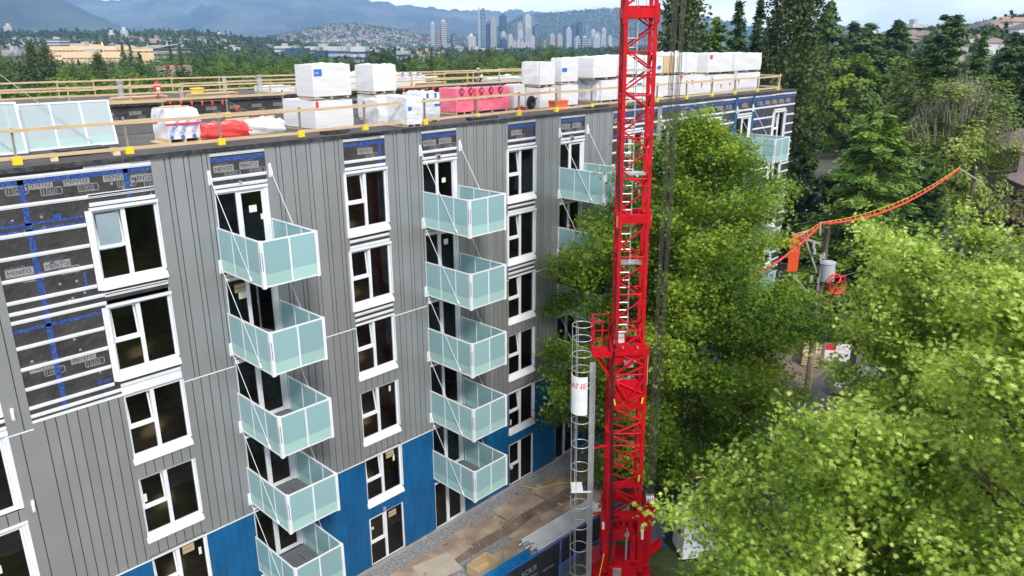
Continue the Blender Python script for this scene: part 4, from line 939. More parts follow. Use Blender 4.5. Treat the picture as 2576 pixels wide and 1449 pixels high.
ctext('CRANE', 137, zb_-.48, .34)
for q in range(8):
    a, b = 168, 180; 
m.poly([cyp(170, za+.3, rr+.004), cyp(180, za+.3, rr+.004), cyp(180, zb_-.9, rr+.004), cyp(170, zb_-.9, rr+.004)], 1)
m.build('curved_sign', [M_white, M_rsign], crane)
m = MB()
for y in (1120, 1285, 1395): z = zc(y, 1496); m.bar((lx+.1, -.8, z), (-HL, -.6, z+.03), .06)
m.build('ladder_bracket', M_red, crane)

# ------------------------------------------------------------------ ground around the building
M_gravel = mat('gravel', (.2, .2, .2), .95, (.42, .42, .42), 13, bump=1.0, bsc=30, detail=8, lo=.4, hi=.62)
M_dirt = mat('dirt', (.16, .115, .085), .95, (.25, .19, .15), 1.2, bump=.7, bsc=10, detail=8)
M_asph = mat('asphalt', (.065, .065, .07), .9, (.1, .1, .105), .8, bump=.3, bsc=40, detail=8)
M_ply = mat('muddy_plywood', (.26, .185, .135), .85, (.46, .36, .27), .9, bump=.3, bsc=6, detail=9)
M_plyc = mat('clean_plywood', (.42, .36, .28), .8, (.48, .43, .35), 1.5)
M_grassd = mat('grass', (.035, .06, .02), .95, (.07, .1, .03), 2.2, bump=1, bsc=30)
def sheet(name, pts, z, m, kind='structure'):
    b = MB(); b.poly([(x, y, z) for x, y in pts]); o = b.build(name, m); o['kind'] = kind; return o
sheet('site_yard', [(-10, 0.05), (57, 0.05), (57, -6.5), (-10, -6.2)], .008, M_dirt)
sheet('gravel_path', [(6, -.04), (57, -.04), (57, -1.15), (30, -1.3), (6, -1.1)], .016, M_gravel)
sheet('gravel_bed', [(14, -2.6), (19, -2.5), (22.5, -2.7), (25, -3.2), (25, -4.3), (21, -5), (18, -5), (14, -5)], .016, M_gravel)
sheet('verge', [(-10, -6.2), (70, -6.5), (70, -12.5), (-10, -12.5)], .006, M_grassd)
sheet('sidewalk', [(-60, -12.5), (140, -12.5), (140, -14.5), (-60, -14.5)], .12, M_conc)
sheet('street', [(-60, -14.8), (190, -14.8), (190, -27), (-60, -27)], .012, M_asph)
sheet('side_street', [(43, -6.0), (75, -6.0), (75, 3.0), (100, 3.0), (100, -14.6), (43, -14.6)], .009, M_asph)
ply = [((1120, 1392), 2.4, 1.2, 4), ((1210, 1330), 2.5, 1.2, -3), ((1305, 1272), 2.5, 1.25, -2), ((1395, 1222), 2.5, 1.2, 3), ((1300, 1385), 2.6, 1.3, 5), ((1345, 1330), 2.5, 1.2, 8), ((1420, 1290), 2.4, 1.2, -6), ((1450, 1200), 2.4, 1.2, 5), ((1470, 1262), 2.5, 1.2, 14), ((1040, 1440), 2.4, 1.2, 2)]
lab = ['muddy plywood sheet lying between the lowest balconies by the gravel', 'muddy plywood sheet along the gravel, second of the path before the blue wall', 'muddy plywood sheet along the wall beneath the last visible door', 'muddy plywood sheet farthest along the wall in the path row', 'tan plywood sheet in the middle of the gravel beside the timber curb', 'tan plywood sheet next to the stacked metal studs', 'plywood sheet by the ladder cage, crossing the path', 'dark plywood sheet at the far end of the yard behind the cage', 'loose plywood sheet at an angle beside the site fence', 'plywood sheet at the foot of the blue wall beneath the lowest balcony']
for i, ((px, py), a, b, ang) in enumerate(ply):
    p = at(px, py, z=.03); m = MB(); m.box(-a/2, a/2, -b/2, b/2, 0, .02); o = m.build('plywood_sheet', M_ply, None); o.location = (p.x, p.y, .02+.0035*i); o.rotation_euler = (R_(rs.uniform(-.4, .4)), 0, R_(ang)); tag(o, lab[i], 'plywood sheet', 'plywood sheets laid on the ground')
p = at(1100, 1430, z=.05); m = MB(); m.box(-.9, .9, -.7, .7, 0, .03); o = m.build('plywood_sheet', M_plyc, None); o.location = (p.x, p.y, .07); o.rotation_euler = (0, 0, R_(-12)); tag(o, 'clean pale sheet lying by the gravel near the bottom balcony', 'plywood sheet')
m = MB(); m.box(-3.2, 3.2, -.04, .04, 0, .3); m.box(-3.1, 3.1, .05, .3, 0, .05); o = m.build('timber_curb', mat('rusty_timber', (.25, .12, .06), .85, (.33, .17, .09), 2), None); p = at(1385, 1330, z=0); o.location = (p.x, p.y-.6, 0.01); o.rotation_euler = (0, 0, R_(-2)); tag(o, 'long reddish timber curb between the yard and the stacked studs', 'timber curb')
# stacked studs and blue bundle
def studs(label, px, py, ln, n, mm, ang, z0=.02, lay=3, cat='metal studs', nm='stud_bundle'):
    p = at(px, py, z=.3); root = thing(nm, label, cat, (p.x, p.y, z0), R_(ang)); r = random.Random(px)
    for j in range(lay):
        m = MB()
        for i in range(n): o_ = r.uniform(-.25, .25); m.box(-ln/2+o_, ln/2+o_, i*.13-.55, i*.13-.47, .03+j*.09+r.uniform(0, .012), .1+j*.09)
        m.build('stud', mm[j % len(mm)], root)
    m = MB(); [m.box(x, x+.09, -.6, n*.11-.5, 0, .03) for x in (-ln*.35, ln*.3)]; m.build('bearer', M_wood, root)
M_zinc = mat('galvanised', (.42, .46, .48), .45, (.52, .57, .6), 3, metal=.2)
studs('bundle of pale galvanised studs stacked behind the site fence', 1420, 1322, 4.6, 9, [M_zinc, M_white], -3, lay=4)
studs('bundle of white trims lying along the site fence', 1330, 1395, 5.0, 6, [M_white, M_zinc], -3, lay=2, cat='white trims', nm='trim_bundle')
M_bfilm = mat('blue_film', (.0, .17, .5), .35, (.02, .28, .62), 3, bump=.6, bsc=6)
studs('bundle of panels wrapped in bright blue film', 1255, 1430, 3.4, 5, [M_bfilm], -3, lay=4, cat='panel bundle', nm='panel_bundle')
p = at(1215, 1440, z=0); m = MB(); [m.box(x, x+.05, -.4, .4, .02, .5) for x in (-.6, .55)]; m.box(-.55, .55, -.4, -.36, .02, .5); m.box(-.55, .55, .36, .4, .02, .5); m.box(-.55, .55, -.35, .35, .02, .06); o = m.build('open_crate', M_wood, None); o.location = (p.x, p.y, .05); tag(o, 'open wooden crate beside the blue film bundle', 'crate')
m = MB(); q = at(1310, 1222, z=.05); m.tube([(q.x+dx, q.y+dy, .08) for dx, dy in ((0, 0), (.3, -.8), (1.5, -1.3), (2.6, -2.2), (4, -2.6), (5.2, -3.4))], .02, 5); o = m.build('yellow_hose', M_yellow, None); tag(o, 'thin yellow hose trailing over the plywood from the wall', 'hose')
# site fence with printed mesh
M_mesh = mat('black_mesh', (.012, .014, .018), .8, (.025, .028, .034), 2, bump=.4)
M_bfr = mat('blue_frame', (.01, .1, .42), .45); M_lwhite = mat('lettering', (.45, .45, .47), .7)
def wiremat():
    m = bpy.data.materials.new('wire_mesh'); m.use_nodes = True; t = m.node_tree; b = t.nodes['Principled BSDF']; b.inputs['Base Color'].default_value = (.2, .24, .3, 1)
    co = t.nodes.new('ShaderNodeTexCoord'); w_ = t.nodes.new('ShaderNodeTexBrick'); w_.inputs['Scale'].default_value = 6; w_.inputs['Mortar Size'].default_value = .018; w_.inputs['Color1'].default_value = (0, 0, 0, 1); w_.inputs['Color2'].default_value = (0, 0, 0, 1); w_.inputs['Mortar'].default_value = (1, 1, 1, 1)
    q = t.nodes.new('ShaderNodeMapping'); q.inputs['Rotation'].default_value = (R_(90), 0, 0); t.links.new(co.outputs['Object'], q.inputs['Vector']); t.links.new(q.outputs[0], w_.inputs['Vector']); t.links.new(w_.outputs['Color'], b.inputs['Alpha']); return m
M_wire = wiremat()
T_sc = textmesh('SCIUS', .34); T_ho = textmesh('HOUSING', .2); T_ar = textmesh('RED', .42); T_te = textmesh('TERMINAL', .18)
fa = Vector((12.3, -5.9, 0)); fb = Vector((36, -7.25, 0)); fd = (fb-fa).normalized(); ang = math.atan2(fd.y, fd.x)
def fpanel(i, a, L_, h, label, mesh, words=(), arrow=False):
    root = thing('fence_panel', label, 'fence panel', tuple(a), ang, 'site fence panels')
    f = MB(); t = .035
    f.box(0, t, -t/2, t/2, 0, h); f.box(L_-t, L_, -t/2, t/2, 0, h); f.box(t, L_-t, -t/2, t/2, h-t, h); f.box(t, L_-t, -t/2, t/2, .12, .12+t)
    if mesh: f.box(L_*.5-.02, L_*.5+.02, -t/2, t/2, .16, h-t)
    f.box(-.1, .1, -.35, .35, 0, .05); f.build('frame', M_bfr, root)
    m = MB(); m.box(t, L_-t, -.03, -.024, .1, h-.03) if mesh else m.box(t, L_-t, -.003, .003, .16, h-t); m.build('mesh_cover' if mesh else 'wire_infill', M_mesh if mesh else M_wire, root)
    if words:
        m = MB()
        for T, x, z, s in words: addtext(m, T, (x, -.034, z), (s, 0, 0), (0, 0, s))
        if arrow:
            def AP(x, z): return (1.75+x, -.034, 1.25+z)
            m.poly([AP(-.35, .0), AP(-.2, -.5), AP(.0, -.3), AP(.5, -.05), AP(.42, .12), AP(-.05, -.12), AP(-.18, .1)][::1]); m.poly([AP(-.3, -.02), AP(-.12, .12), AP(-.38, .3)])
            for k in range(7): m.tube([(.5+.35*k+.26*math.cos(q*.63), -.036, 1.45+.3*math.sin(q*.63+k)) for q in range(9)], .01, 4)
        m.build('lettering', M_lwhite, root)
    return root
PL = 3.0
for i in range(8):
    a = fa+fd*(i*(PL+.08))
    L_ = ['dark printed fence panel nearest the bottom edge', 'dark fence panel with pale arrow and drawn chain loops', 'dark fence panel with company lettering behind the ladder cage', 'dark fence panel behind the left leg of the crane', 'dark fence panel seen through the crane base', 'dark fence panel just beyond the crane ropes', 'dark fence panel under the big oak', 'last dark fence panel hidden among the oak branches'][i]
    fpanel(i, a, PL, 1.95, L_, True, ([(T_ar, 2.1, .55, 1)] if i == 1 else [(T_sc, .7, 1.3, 1), (T_te, .8, 1.0, 1), (T_ho, .8, .72, 1), (T_te, 1.9, .9, .9)] if i in (2, 4, 6) else []), i == 1)
for i, (px, py, lb) in enumerate(((1440, 1442, 'blue wire mesh fence panel behind the foot of the crane'), (1610, 1360, 'blue wire mesh fence panel between crane base and white cabinet'), (1690, 1300, 'blue wire mesh fence panel under the oak by the timber posts'))):
    p = at(px, py, z=1.0); fpanel(9+i, Vector((p.x-.9, p.y, 0)), 2.6, 1.9, lb, False)
m = MB(); 
p = at(1655, 1220, z=1.2); m.box(-.2, 4.6, -.05, .05, 1.15, 1.35); [m.box(x, x+.1, -.06, .06, 0, 1.5) for x in (.2, 1.9, 3.6)]
o = m.build('timber_barrier', M_wood, None); o.location = (p.x, p.y, 0); o.rotation_euler = (0, 0, R_(-28)); tag(o, 'low timber barrier behind the rope block', 'barrier')
m = MB(); r_ = random.Random(9)
for i in range(240):
    x, y = r_.uniform(9, 34), r_.uniform(-5.8, -.3); a = r_.uniform(0, 3.1); l_ = r_.uniform(.03, .16) if i % 9 else r_.uniform(.3, .8); t_ = r_.uniform(.02, .05)
    m.box(-l_, l_, -t_, t_, 0, t_, i % 4, Matrix.Translation((x, y, .06)) @ Matrix.Rotation(a, 4, 'Z'))
o = m.build('site_debris', [M_wood, M_conc, M_ply, M_dirt]); o['kind'] = 'stuff'
# white generator cabinet
p = at(1683, 1423, z=0); root = thing('generator_cabinet', 'white metal generator cabinet under the foreground oak', 'generator', (p.x+.6, p.y-.3, 0), R_(-38))
m = MB(); m.box(0, 2.4, 0, 1.3, .15, 1.9); m.box(-.04, 2.44, -.04, 1.34, 1.9, 1.98); m.build('body', M_white, root)
m = MB(); m.box(.05, 2.35, .05, 1.25, 0, .15); m.build('skid', M_black, root)
m = MB(); [m.box(.35, .85, -.012, -.002, 1.15+.05*i, 1.175+.05*i) for i in range(7)]; [m.box(-.012, -.002, .4, .95, 1.15+.05*i, 1.175+.05*i) for i in range(7)]; m.build('vent_grille', M_black, root)
m = MB(); m.box(1.0, 1.05, -.02, 0, 1.2, 1.5); m.box(-.02, 0, .2, .25, 1.3, 1.5); m.build('latch', M_black, root)
for i, (px, py, x, lb) in enumerate(((1640, 1440, 0, 'orange traffic cone with yellow pole at the crane foot'),)):
    p = at(1505, 1440, d=26.3); root = thing('traffic_cone', lb, 'traffic cone', (p.x, p.y, 0))
    m = MB(); m.cyl((0, 0, 0.02), (0, 0, .9), .2, 14, r2=.03); m.box(-.25, .25, -.25, .25, 0, .03); m.build('cone', M_orange, root); m = MB(); m.cyl((0, 0, .85), (.5, .1, 2.0), .02, 6); m.build('pole', M_yellow, root)
# ------------------------------------------------------------------ trees
def rot_frames(n, r, tilt=0.9, up=None):
    """random leaf frames: normals near 'up' with a spread"""
    nrm = r.normal(size=(n, 3))*tilt+(np.array([0, 0, 1.0]) if up is None else up)
    nrm /= np.linalg.norm(nrm, axis=1, keepdims=True)
    a = np.cross(nrm, r.normal(size=(n, 3))); a /= np.linalg.norm(a, axis=1, keepdims=True)
    return a, np.cross(nrm, a), nrm
STAR = np.array([(0, -.5), (.07, -.1), (.38, -.32), (.24, 0), (.52, .1), (.2, .2), (.3, .5), (.1, .32), (0, .62), (-.1, .32), (-.3, .5), (-.2, .2), (-.52, .1), (-.24, 0), (-.38, -.32), (-.07, -.1)])
STAR8 = np.array([(0, -.5), (.15, -.12), (.5, .0), (.17, .15), (.0, .6), (-.17, .15), (-.5, .0), (-.15, -.12)])
LEAF = np.array([(0, -.5), (.3, -.05), (.22, .3), (0, .5), (-.26, .22), (-.3, -.1)])
SPRAY = np.array([(0, -.5), (.13, -.2), (.2, .15), (.0, .55), (-.2, .15), (-.13, -.2)])
def leaves(name, P, size, tmpl, m, r, tilt=.9, up=None, sv=.35, frames=None, stretch=1.0, fold=0.0):
    n = len(P); a, b, nrm = frames if frames is not None else rot_frames(n, r, tilt, up)
    s = (size*(1+sv*(r.random(n)*2-1)))[:, None, None]
    T = tmpl[None]
    V = P[:, None, :]+s*(T[:, :, 0:1]*a[:, None, :]+T[:, :, 1:2]*stretch*b[:, None, :])
    if fold: V = V-s*fold*(np.abs(T[:, :, 0:1])+T[:, :, 1:2]**2)*nrm[:, None, :]
    return quads_mesh(name, V, m)

def oak(seed, H, Rad, z0, nleaf, lsize, m, tmpl=STAR, nl=38, shape=1.0, clump=.42, lean=(0, 0), droop=0.0, topsharp=.75, pf=((0, .85), (.25, 1), (.5, .93), (.7, .74), (.85, .5), (.95, .28), (1, .14))):
    """trunk with limbs, side branches and leaf clumps strung along them; returns crown mesh and trunk builder"""
    r = np.random.RandomState(seed); tb = MB()
    pts = [(lean[0]*t+.15*math.sin(3*t+seed), lean[1]*t+.12*math.cos(4*t+seed), H*.97*t) for t in [i/10 for i in range(11)]]
    tb.tube(pts, [max(.02, (H*.02)*(1-t*.93)) for t in [i/10 for i in range(11)]], 8)
    C = []; Wt = []
    for i in range(nl):
        t = (i+.5)/nl; zt = z0+(H*.95-z0)*t; u = zt/H
        prof = float(np.interp((zt-z0)/(H-z0), [a for a, _ in pf], [b for _, b in pf]))
        Ln = Rad*prof*(.78+.32*r.rand())*shape
        az = i*2.39996+r.rand()*.7; el = (-.1-droop)+.72*t+.15*r.rand()
        k = u*10; k0 = int(min(k, 9)); p0 = np.array(pts[k0])*(1-(k-k0))+np.array(pts[min(10, k0+1)])*(k-k0)
        d = np.array([math.cos(az)*math.cos(el), math.sin(az)*math.cos(el), math.sin(el)])
        seg = []
        for j in range(6): q = j/5; seg.append(p0+d*Ln*q+np.array([0, 0, -.10*Ln*q*q*(1 if droop else -.4)])+r.normal(size=3)*.07*q*Ln*.4)
        tb.tube([tuple(q) for q in seg], [max(.012, H*.006*(1-.85*j/5)*(1-.5*t)) for j in range(6)], 5)
        nb = max(3, int(Ln*1.9))
        for b in range(nb):
            q = .25+.75*(b+r.rand())/nb; kk = q*5; j0 = int(min(kk, 4)); bp = seg[j0]*(1-(kk-j0))+seg[j0+1]*(kk-j0)
            baz = az+(1 if b % 2 else -1)*(.5+.6*r.rand()); bel = el+r.normal()*.35; bl = (.18+.22*r.rand())*Ln*(1.25-q*.6)+.25
            bd = np.array([math.cos(baz)*math.cos(bel), math.sin(baz)*math.cos(bel), math.sin(bel)])
            if b % 2 == 0: tb.tube([tuple(bp), tuple(bp+bd*bl)], [max(.01, H*.0018), .006], 4)
            for c in range(max(2, int(bl/.42))):
                C.append(bp+bd*bl*(.35+.65*(c+r.rand())/max(2, int(bl/.42)))); Wt.append(1)
        for q in (.12, .25): C.append(seg[0]*(1-q)+seg[-1]*q); Wt.append(1)
        C.append(seg[-1]); Wt.append(1.4); C.append(seg[-2]); Wt.append(1)
    for q in range(4): C.append(np.array(pts[10])-np.array([0, 0, .3*q])); Wt.append(1)
    C = np.array(C); Wt = np.array(Wt); idx = r.choice(len(C), nleaf, p=Wt/Wt.sum())
    P = C[idx]+r.normal(size=(nleaf, 3))*np.array([clump, clump, clump*.62])
    return leaves('crown', P, lsize, tmpl, m, r, tilt=.62, fold=.18), tb

def bushy(seed, H, Rad, z0, nleaf, lsize, m, tmpl=LEAF, lobes=16, rough=.28):
    """round crown of overlapping leaf clumps with gaps, for trees farther away"""
    r = np.random.RandomState(seed); tb = MB()
    tb.tube([(0, 0, 0), (.1, .05, H*.35), (0, .1, H*.8)], [H*.022, H*.015, .04], 6)
    c = []; rad = []
    for i in range(lobes):
        t = (i+.5)/lobes; zt = z0+(H-z0)*(.15+.72*t); a = i*2.4+r.rand()
        pr = math.sin(math.pi*(.2+.72*t))**.8*Rad*(.5+.28*r.rand())
        c.append((pr*math.cos(a), pr*math.sin(a), zt)); rad.append(Rad*(.34+.2*r.rand()))
        tb.tube([(0, 0, zt*.6), c[-1]], [H*.007, .02], 4)
    c = np.array(c); rad = np.array(rad)
    sub = 9; sc = np.repeat(c, sub, 0)+(lambda v: v/np.linalg.norm(v, axis=1, keepdims=True))(r.normal(size=(lobes*sub, 3)))*np.repeat(rad, sub)[:, None]*.85
    idx = r.choice(len(sc), nleaf); v = r.normal(size=(nleaf, 3)); v /= np.linalg.norm(v, axis=1, keepdims=True)
    P = sc[idx]+v*(np.repeat(rad, sub)[idx]*rough*1.5*r.random(nleaf)**.4)[:, None]
    up = (P-np.array([0, 0, (H+z0)*.45])); up /= np.linalg.norm(up, axis=1, keepdims=True); up = up*.9+np.array([0, 0, .5])
    return leaves('crown', P, lsize, tmpl, m, r, tilt=.32, up=up), tb

def conifer(seed, H, Rad, z0, nleaf, lsize, m, droop=.35, power=.85, gap=1.0, tiers=None):
    r = np.random.RandomState(seed); tb = MB()
    tb.tube([(0, 0, 0), (.05, 0, H*.5), (0, 0, H*.99)], [H*.016, H*.009, .015], 6)
    P = []; A = []; B = []; Nn = []
    nb = tiers or int(H*7); per = max(4, nleaf//nb)
    for i in range(nb):
        t = ((i+r.rand())/nb)**.85; zt = z0+(H-z0)*t; L_ = Rad*max(.03, (1-t))**power*(.72+.5*r.rand()); az = r.rand()*6.283
        d = np.array([math.cos(az), math.sin(az), 0]); el = .25*(t-.2)
        n = max(3, int(per*(L_/Rad+.12)*1.5)); q = r.random(n)**.7
        pos = np.array([0, 0, zt])+d*(q*L_)[:, None]+np.array([0, 0, 1.])*(el*q*L_-droop*(q**1.6)*L_+.12*L_*q**4)[:, None]
        pos += r.normal(size=(n, 3))*np.array([.09, .09, .035])*L_*(.4+q[:, None])+r.normal(size=(n, 3))*lsize*.2
        side = r.normal(size=(n, 3))*np.array([.7, .7, .25]); b = d*1.0+side+np.array([0, 0, -droop*.9]); b /= np.linalg.norm(b, axis=1, keepdims=True)
        up = r.normal(size=(n, 3))*.45+np.array([0, 0, 1.])+d*.5; a = np.cross(b, up); a /= np.linalg.norm(a, axis=1, keepdims=True)
        P.append(pos); A.append(a); B.append(b); Nn.append(np.cross(a, b))
    P, A, B, Nn = map(np.concatenate, (P, A, B, Nn))
    return leaves('crown', P, lsize, SPRAY, m, r, frames=(A, B, Nn), stretch=1.35), tb

def poplar(seed, H, Rad, z0, nleaf, lsize, m):
    r = np.random.RandomState(seed); tb = MB(); tb.tube([(0, 0, 0), (0, 0, H*.9)], [H*.014, .04], 6)
    n = 150; c = []
    for i in range(n):
        t = (i+.5)/n; zt = z0+(H-z0)*t; a = i*2.4+r.rand(); pr = Rad*math.sin(math.pi*min(1, .12+.86*t))**.55*(.35+.65*r.rand()); c.append((pr*math.cos(a), pr*math.sin(a), zt))
        if i % 3 == 0: tb.tube([(0, 0, zt-pr*1.4), c[-1]], [.05, .015], 4)
    c = np.array(c); idx = r.choice(n, nleaf); P = c[idx]+r.normal(size=(nleaf, 3))*np.array([.3, .3, .62])*Rad*.42
    return leaves('crown', P, lsize, LEAF, m, r, tilt=1.1), tb

L_oak = leafmat('oak_leaf', (.035, .09, .01), (.16, .28, .025), (.44, .55, .07), .42, .25, 0)
L_oakn = leafmat('oak_leaf_near', (.05, .12, .013), (.28, .41, .045), (.72, .82, .27), .38, .6, 0)
L_dec = leafmat('broad_leaf', (.014, .042, .006), (.055, .125, .012), (.15, .25, .025), .25, .16, .75, rnd=.25)
L_dec2 = leafmat('broad_leaf_yellow', (.06, .11, .012), (.14, .22, .02), (.26, .34, .04), .25, .1, .5, rnd=.25)
L_con = leafmat('needle', (.018, .052, .014), (.055, .115, .027), (.13, .21, .045), .15, .2, .25)
L_conl = leafmat('needle_light', (.04, .1, .018), (.13, .24, .035), (.26, .38, .065), .2, .3, .1)
L_pop = leafmat('poplar_leaf', (.035, .062, .02), (.08, .12, .036), (.16, .2, .065), .25, .12, .15)
def plant(label, me_tb, loc, cat='tree', name='tree', rz=0, sc=1, group=None, bark=None):
    me, tb = me_tb; root = thing(name, label, cat, loc, rz, group); link('crown', me, root)
    tb.build('trunk', bark or M_bark, root, smooth=True); root.scale = (sc, sc, sc) if not hasattr(sc, '__len__') else sc
    return root
def base(px, d, z=0, py=108):
    p = at(px, py, d=d); return (p.x, p.y, z)
def ztop(px, py, d): return at(px, py, d=d).z
# the large oak behind the crane, and the oaks near the camera
b_ = base(1726, 35.5, 0, 650); Hh = ztop(1735, 250, 36)
plant('tall oak behind the crane mast, its branches reaching over the facade balconies', oak(11, Hh, 5.65, 1.8, 175000, .185, L_oak, STAR8, nl=76, clump=.4, pf=((0, .95), (.2, 1.13), (.42, 1.1), (.6, .86), (.73, .68), (.85, .36), (.95, .15), (1, .08))), b_, name='oak_tree')
d1 = 13.5; b1 = base(2120, d1, 0, 1180)
plant('nearest oak with large star shaped leaves below the camera', oak(12, ztop(2090, 955, d1)-.5, 3.9, 3.5, 84000, .125, L_oakn, nl=64, clump=.25, pf=((0, .9), (.3, 1), (.6, .95), (.76, .68), (.88, .42), (1, .08))), b1, name='oak_tree', group='oaks along the street')
d2 = 22; b2 = base(2410, d2, 0, 780)
plant('yellow green oak beyond the nearest one, beside the transformer pole', oak(13, ztop(2400, 570, d2)-.9, 3.7, 5.0, 76000, .145, L_oakn, nl=60, clump=.3, pf=((0, .8), (.5, 1), (.78, .95), (.87, .84), (.95, .5), (1, .12))), b2, name='oak_tree', group='oaks along the street')
d3 = 12.5; b3 = base(2640, d3, 0, 1080)
plant('bright oak at the street edge, cut by the frame with its pale shoot tips', oak(14, ztop(2500, 720, d3)+.5, 3.4, 5.0, 64000, .13, L_oakn, nl=56, clump=.27), b3, name='oak_tree', group='oaks along the street')
b4 = base(2480, 31, 0, 850); plant('oak crown filling the gap behind the two nearest oaks', oak(15, ztop(2330, 700, 31), 4.4, 3.0, 46000, .19, L_oak, STAR8, nl=40, clump=.4), b4, name='oak_tree', group='oaks along the street')
b5 = base(2715, 30, 0, 640); plant('oak with yellow green top behind the pale tipped one', oak(16, ztop(2580, 515, 30)-.8, 4.4, 3.0, 46000, .19, L_oakn, STAR8, nl=40, clump=.42), b5, name='oak_tree', group='oaks along the street')

# trees at the far end of the building
def tr(label, px, pytop, d, wpx, kind, seed, n=9000, ls=None, m=None, **kw):
    H_ = ztop(px, pytop, d); Rd = wpx/2*d/FL/.95; ls = ls or d*.0052
    if kind == 'c': Rd *= 1.3; n = int(n*1.5); kw['power'] = kw.get('power', .85)*.82
    f = dict(p=poplar, c=conifer, b=bushy)[kind]; z0 = kw.pop('z0', H_*.08)
    me = f(seed, H_, Rd, z0, n, ls, m or dict(p=L_pop, c=L_con, b=L_dec)[kind], **kw)
    return plant(label, me, base(px, d, 0, max(108, pytop+wpx*.8)), name=dict(p='poplar_tree', c='conifer_tree', b='broadleaf_tree')[kind])
tr('tall poplar immediately beyond the lifting ropes', 1712, -60, 95, 130, 'p', 21, 12000)
tr('rounded light conifer between the ropes poplar and the paired spruces', 1802, 50, 100, 100, 'c', 22, 9000, m=L_conl, power=.6, droop=.1)
tr('narrow spruce, first of the pair before the great poplar', 1853, 5, 110, 100, 'c', 23, 9000)
tr('narrow spruce touching the great poplar', 1905, 0, 112, 90, 'c', 24, 9000)
tr('great grey green poplar rising over the far roof corner', 1995, -130, 80, 165, 'p', 25, 20000)
tr('dark drooping spruce leaning out beside the great poplar', 2078, 5, 170, 150, 'c', 26, 13000, droop=.6)
tr('slender dark tree in front of the drooping spruce', 2060, 150, 168, 110, 'c', 27, 9000, power=.5)
tr('dark cedar with thin pointed top, left one of two', 2172, 62, 165, 170, 'c', 28, 13000, power=.75)
tr('dark cedar with thin pointed top, right one of two', 2245, 55, 168, 150, 'c', 29, 13000, power=.75)
tr('yellow green leafy tree behind the two cedars', 2300, 112, 112, 190, 'b', 30, 9000, m=L_dec2)
tr('broad dark cedar with a double top before the houses', 2375, 42, 104, 150, 'c', 31, 12000, power=.55, droop=.2)
tr('small dark conifer beside the grey twigged tree', 2465, 80, 95, 90, 'c', 32, 7000)
r2 = tr('wide green tree with bare grey twigs bristling from its top', 2400, 175, 74, 270, 'b', 33, 24000, ls=.32, lobes=26, rough=.3, m=leafmat('mixed_leaf', (.06, .11, .02), (.18, .26, .04), (.36, .4, .11), .3, .25, 0))
tw = MB(); rt = random.Random(5)
for i in range(520):
    a = rt.uniform(0, 6.28); e = rt.uniform(.35, 1.5); d = Vector((math.cos(a)*math.cos(e), math.sin(a)*math.cos(e), math.sin(e)))
    s0 = Vector((0, 0, 11.0))+Vector((d.x*4.6, d.y*4.6, d.z*6.0)); g = (d*.5+Vector((rt.uniform(-.25, .25), rt.uniform(-.25, .25), 1))).normalized(); l_ = rt.uniform(.6, 2.4)*(.4+.6*d.z)
    m_ = s0+g*l_*.5+Vector((rt.uniform(-.1, .1), rt.uniform(-.1, .1), 0)); tw.tube([s0-g*.5, m_, s0+g*l_], [.025, .018, .007], 4)
    if i % 2: tw.tube([m_, m_+(g+Vector((rt.uniform(-.7, .7), rt.uniform(-.7, .7), 0))).normalized()*l_*.4], [.014, .006], 3)
tw.build('bare_twig', mat('grey_twig', (.26, .24, .2), .9), r2)
tr('dark conifer wall cut by the frame edge above the house', 2572, 130, 118, 190, 'c', 34, 14000, power=.5)
tr('deep green conifer behind the twigged tree toward the frame edge', 2520, 120, 120, 160, 'c', 35, 9000, power=.6)
tr('big light green spruce standing before the twigged tree', 2185, 285, 58, 260, 'c', 36, 30000, m=L_conl, power=.62, droop=.3, ls=.36, z0=1)
tr('dark pointed juniper between the spruce and the second pole', 2322, 400, 66, 110, 'c', 37, 9000, power=.5, droop=.0)
tr('small leafy tree tucked against the far end wall of the building', 2030, 292, 68, 100, 'b', 38, 9000, ls=.3)
tr('leafy tree below the rail track near the building end', 2080, 400, 64, 130, 'b', 39, 9000, ls=.3)
tr('leafy shrub tree by the rail fence', 2138, 352, 80, 80, 'b', 40, 9000, ls=.3, m=L_dec2)
tr('dark leafy tree behind the far roof corner', 2015, 250, 174, 130, 'b', 41, 8000)
tr('dense dark conifer in the row behind the rail fence', 2110, 230, 172, 130, 'c', 42, 9000, power=.5)
tr('dense dark conifer behind the light green spruce', 2190, 250, 160, 140, 'c', 43, 9000, power=.5)
tr('leafy dark tree filling the space under the cedars', 2270, 260, 158, 150, 'b', 44, 8000)
tr('pale flowering bush beside the second utility pole', 2480, 570, 66, 130, 'b', 45, 8000, m=leafmat('pale_leaf', (.06, .1, .04), (.14, .18, .1), (.4, .42, .36), .2, .3, 0), ls=.28)
tr('autumn toned shrub before the brown house', 2530, 485, 88, 120, 'b', 46, 7000, m=leafmat('rusty_leaf', (.06, .07, .02), (.1, .09, .03), (.16, .11, .04), .2, .3, 0))
tr('yellow small bush behind the light green spruce', 2265, 375, 100, 60, 'b', 47, 4000, m=L_dec2)
tr('tall dark spruce between the round conifer and the row behind', 1770, 90, 120, 90, 'c', 48, 8000)
tr('dark broad tree showing between the spruces and the poplar', 1935, 90, 104, 120, 'b', 49, 8000)
tr('broad green tree in the row behind the twigged tree', 2450, 150, 130, 220, 'b', 51, 9000)
tr('mid green tree filling the row between the cedars and the poplar', 2120, 120, 150, 170, 'b', 52, 9000, m=L_dec2)
tr('tall fir rising behind the pair of cedars', 2210, 90, 190, 150, 'c', 53, 9000)
tr('tall fir just right of the drooping spruce', 2135, 60, 185, 150, 'c', 54, 9000)
tr('wide dark fir behind the yellow green tree', 2330, 95, 180, 160, 'c', 55, 9000)
tr('tall fir behind the conifers toward the frame edge', 2535, 85, 170, 170, 'c', 56, 9000)
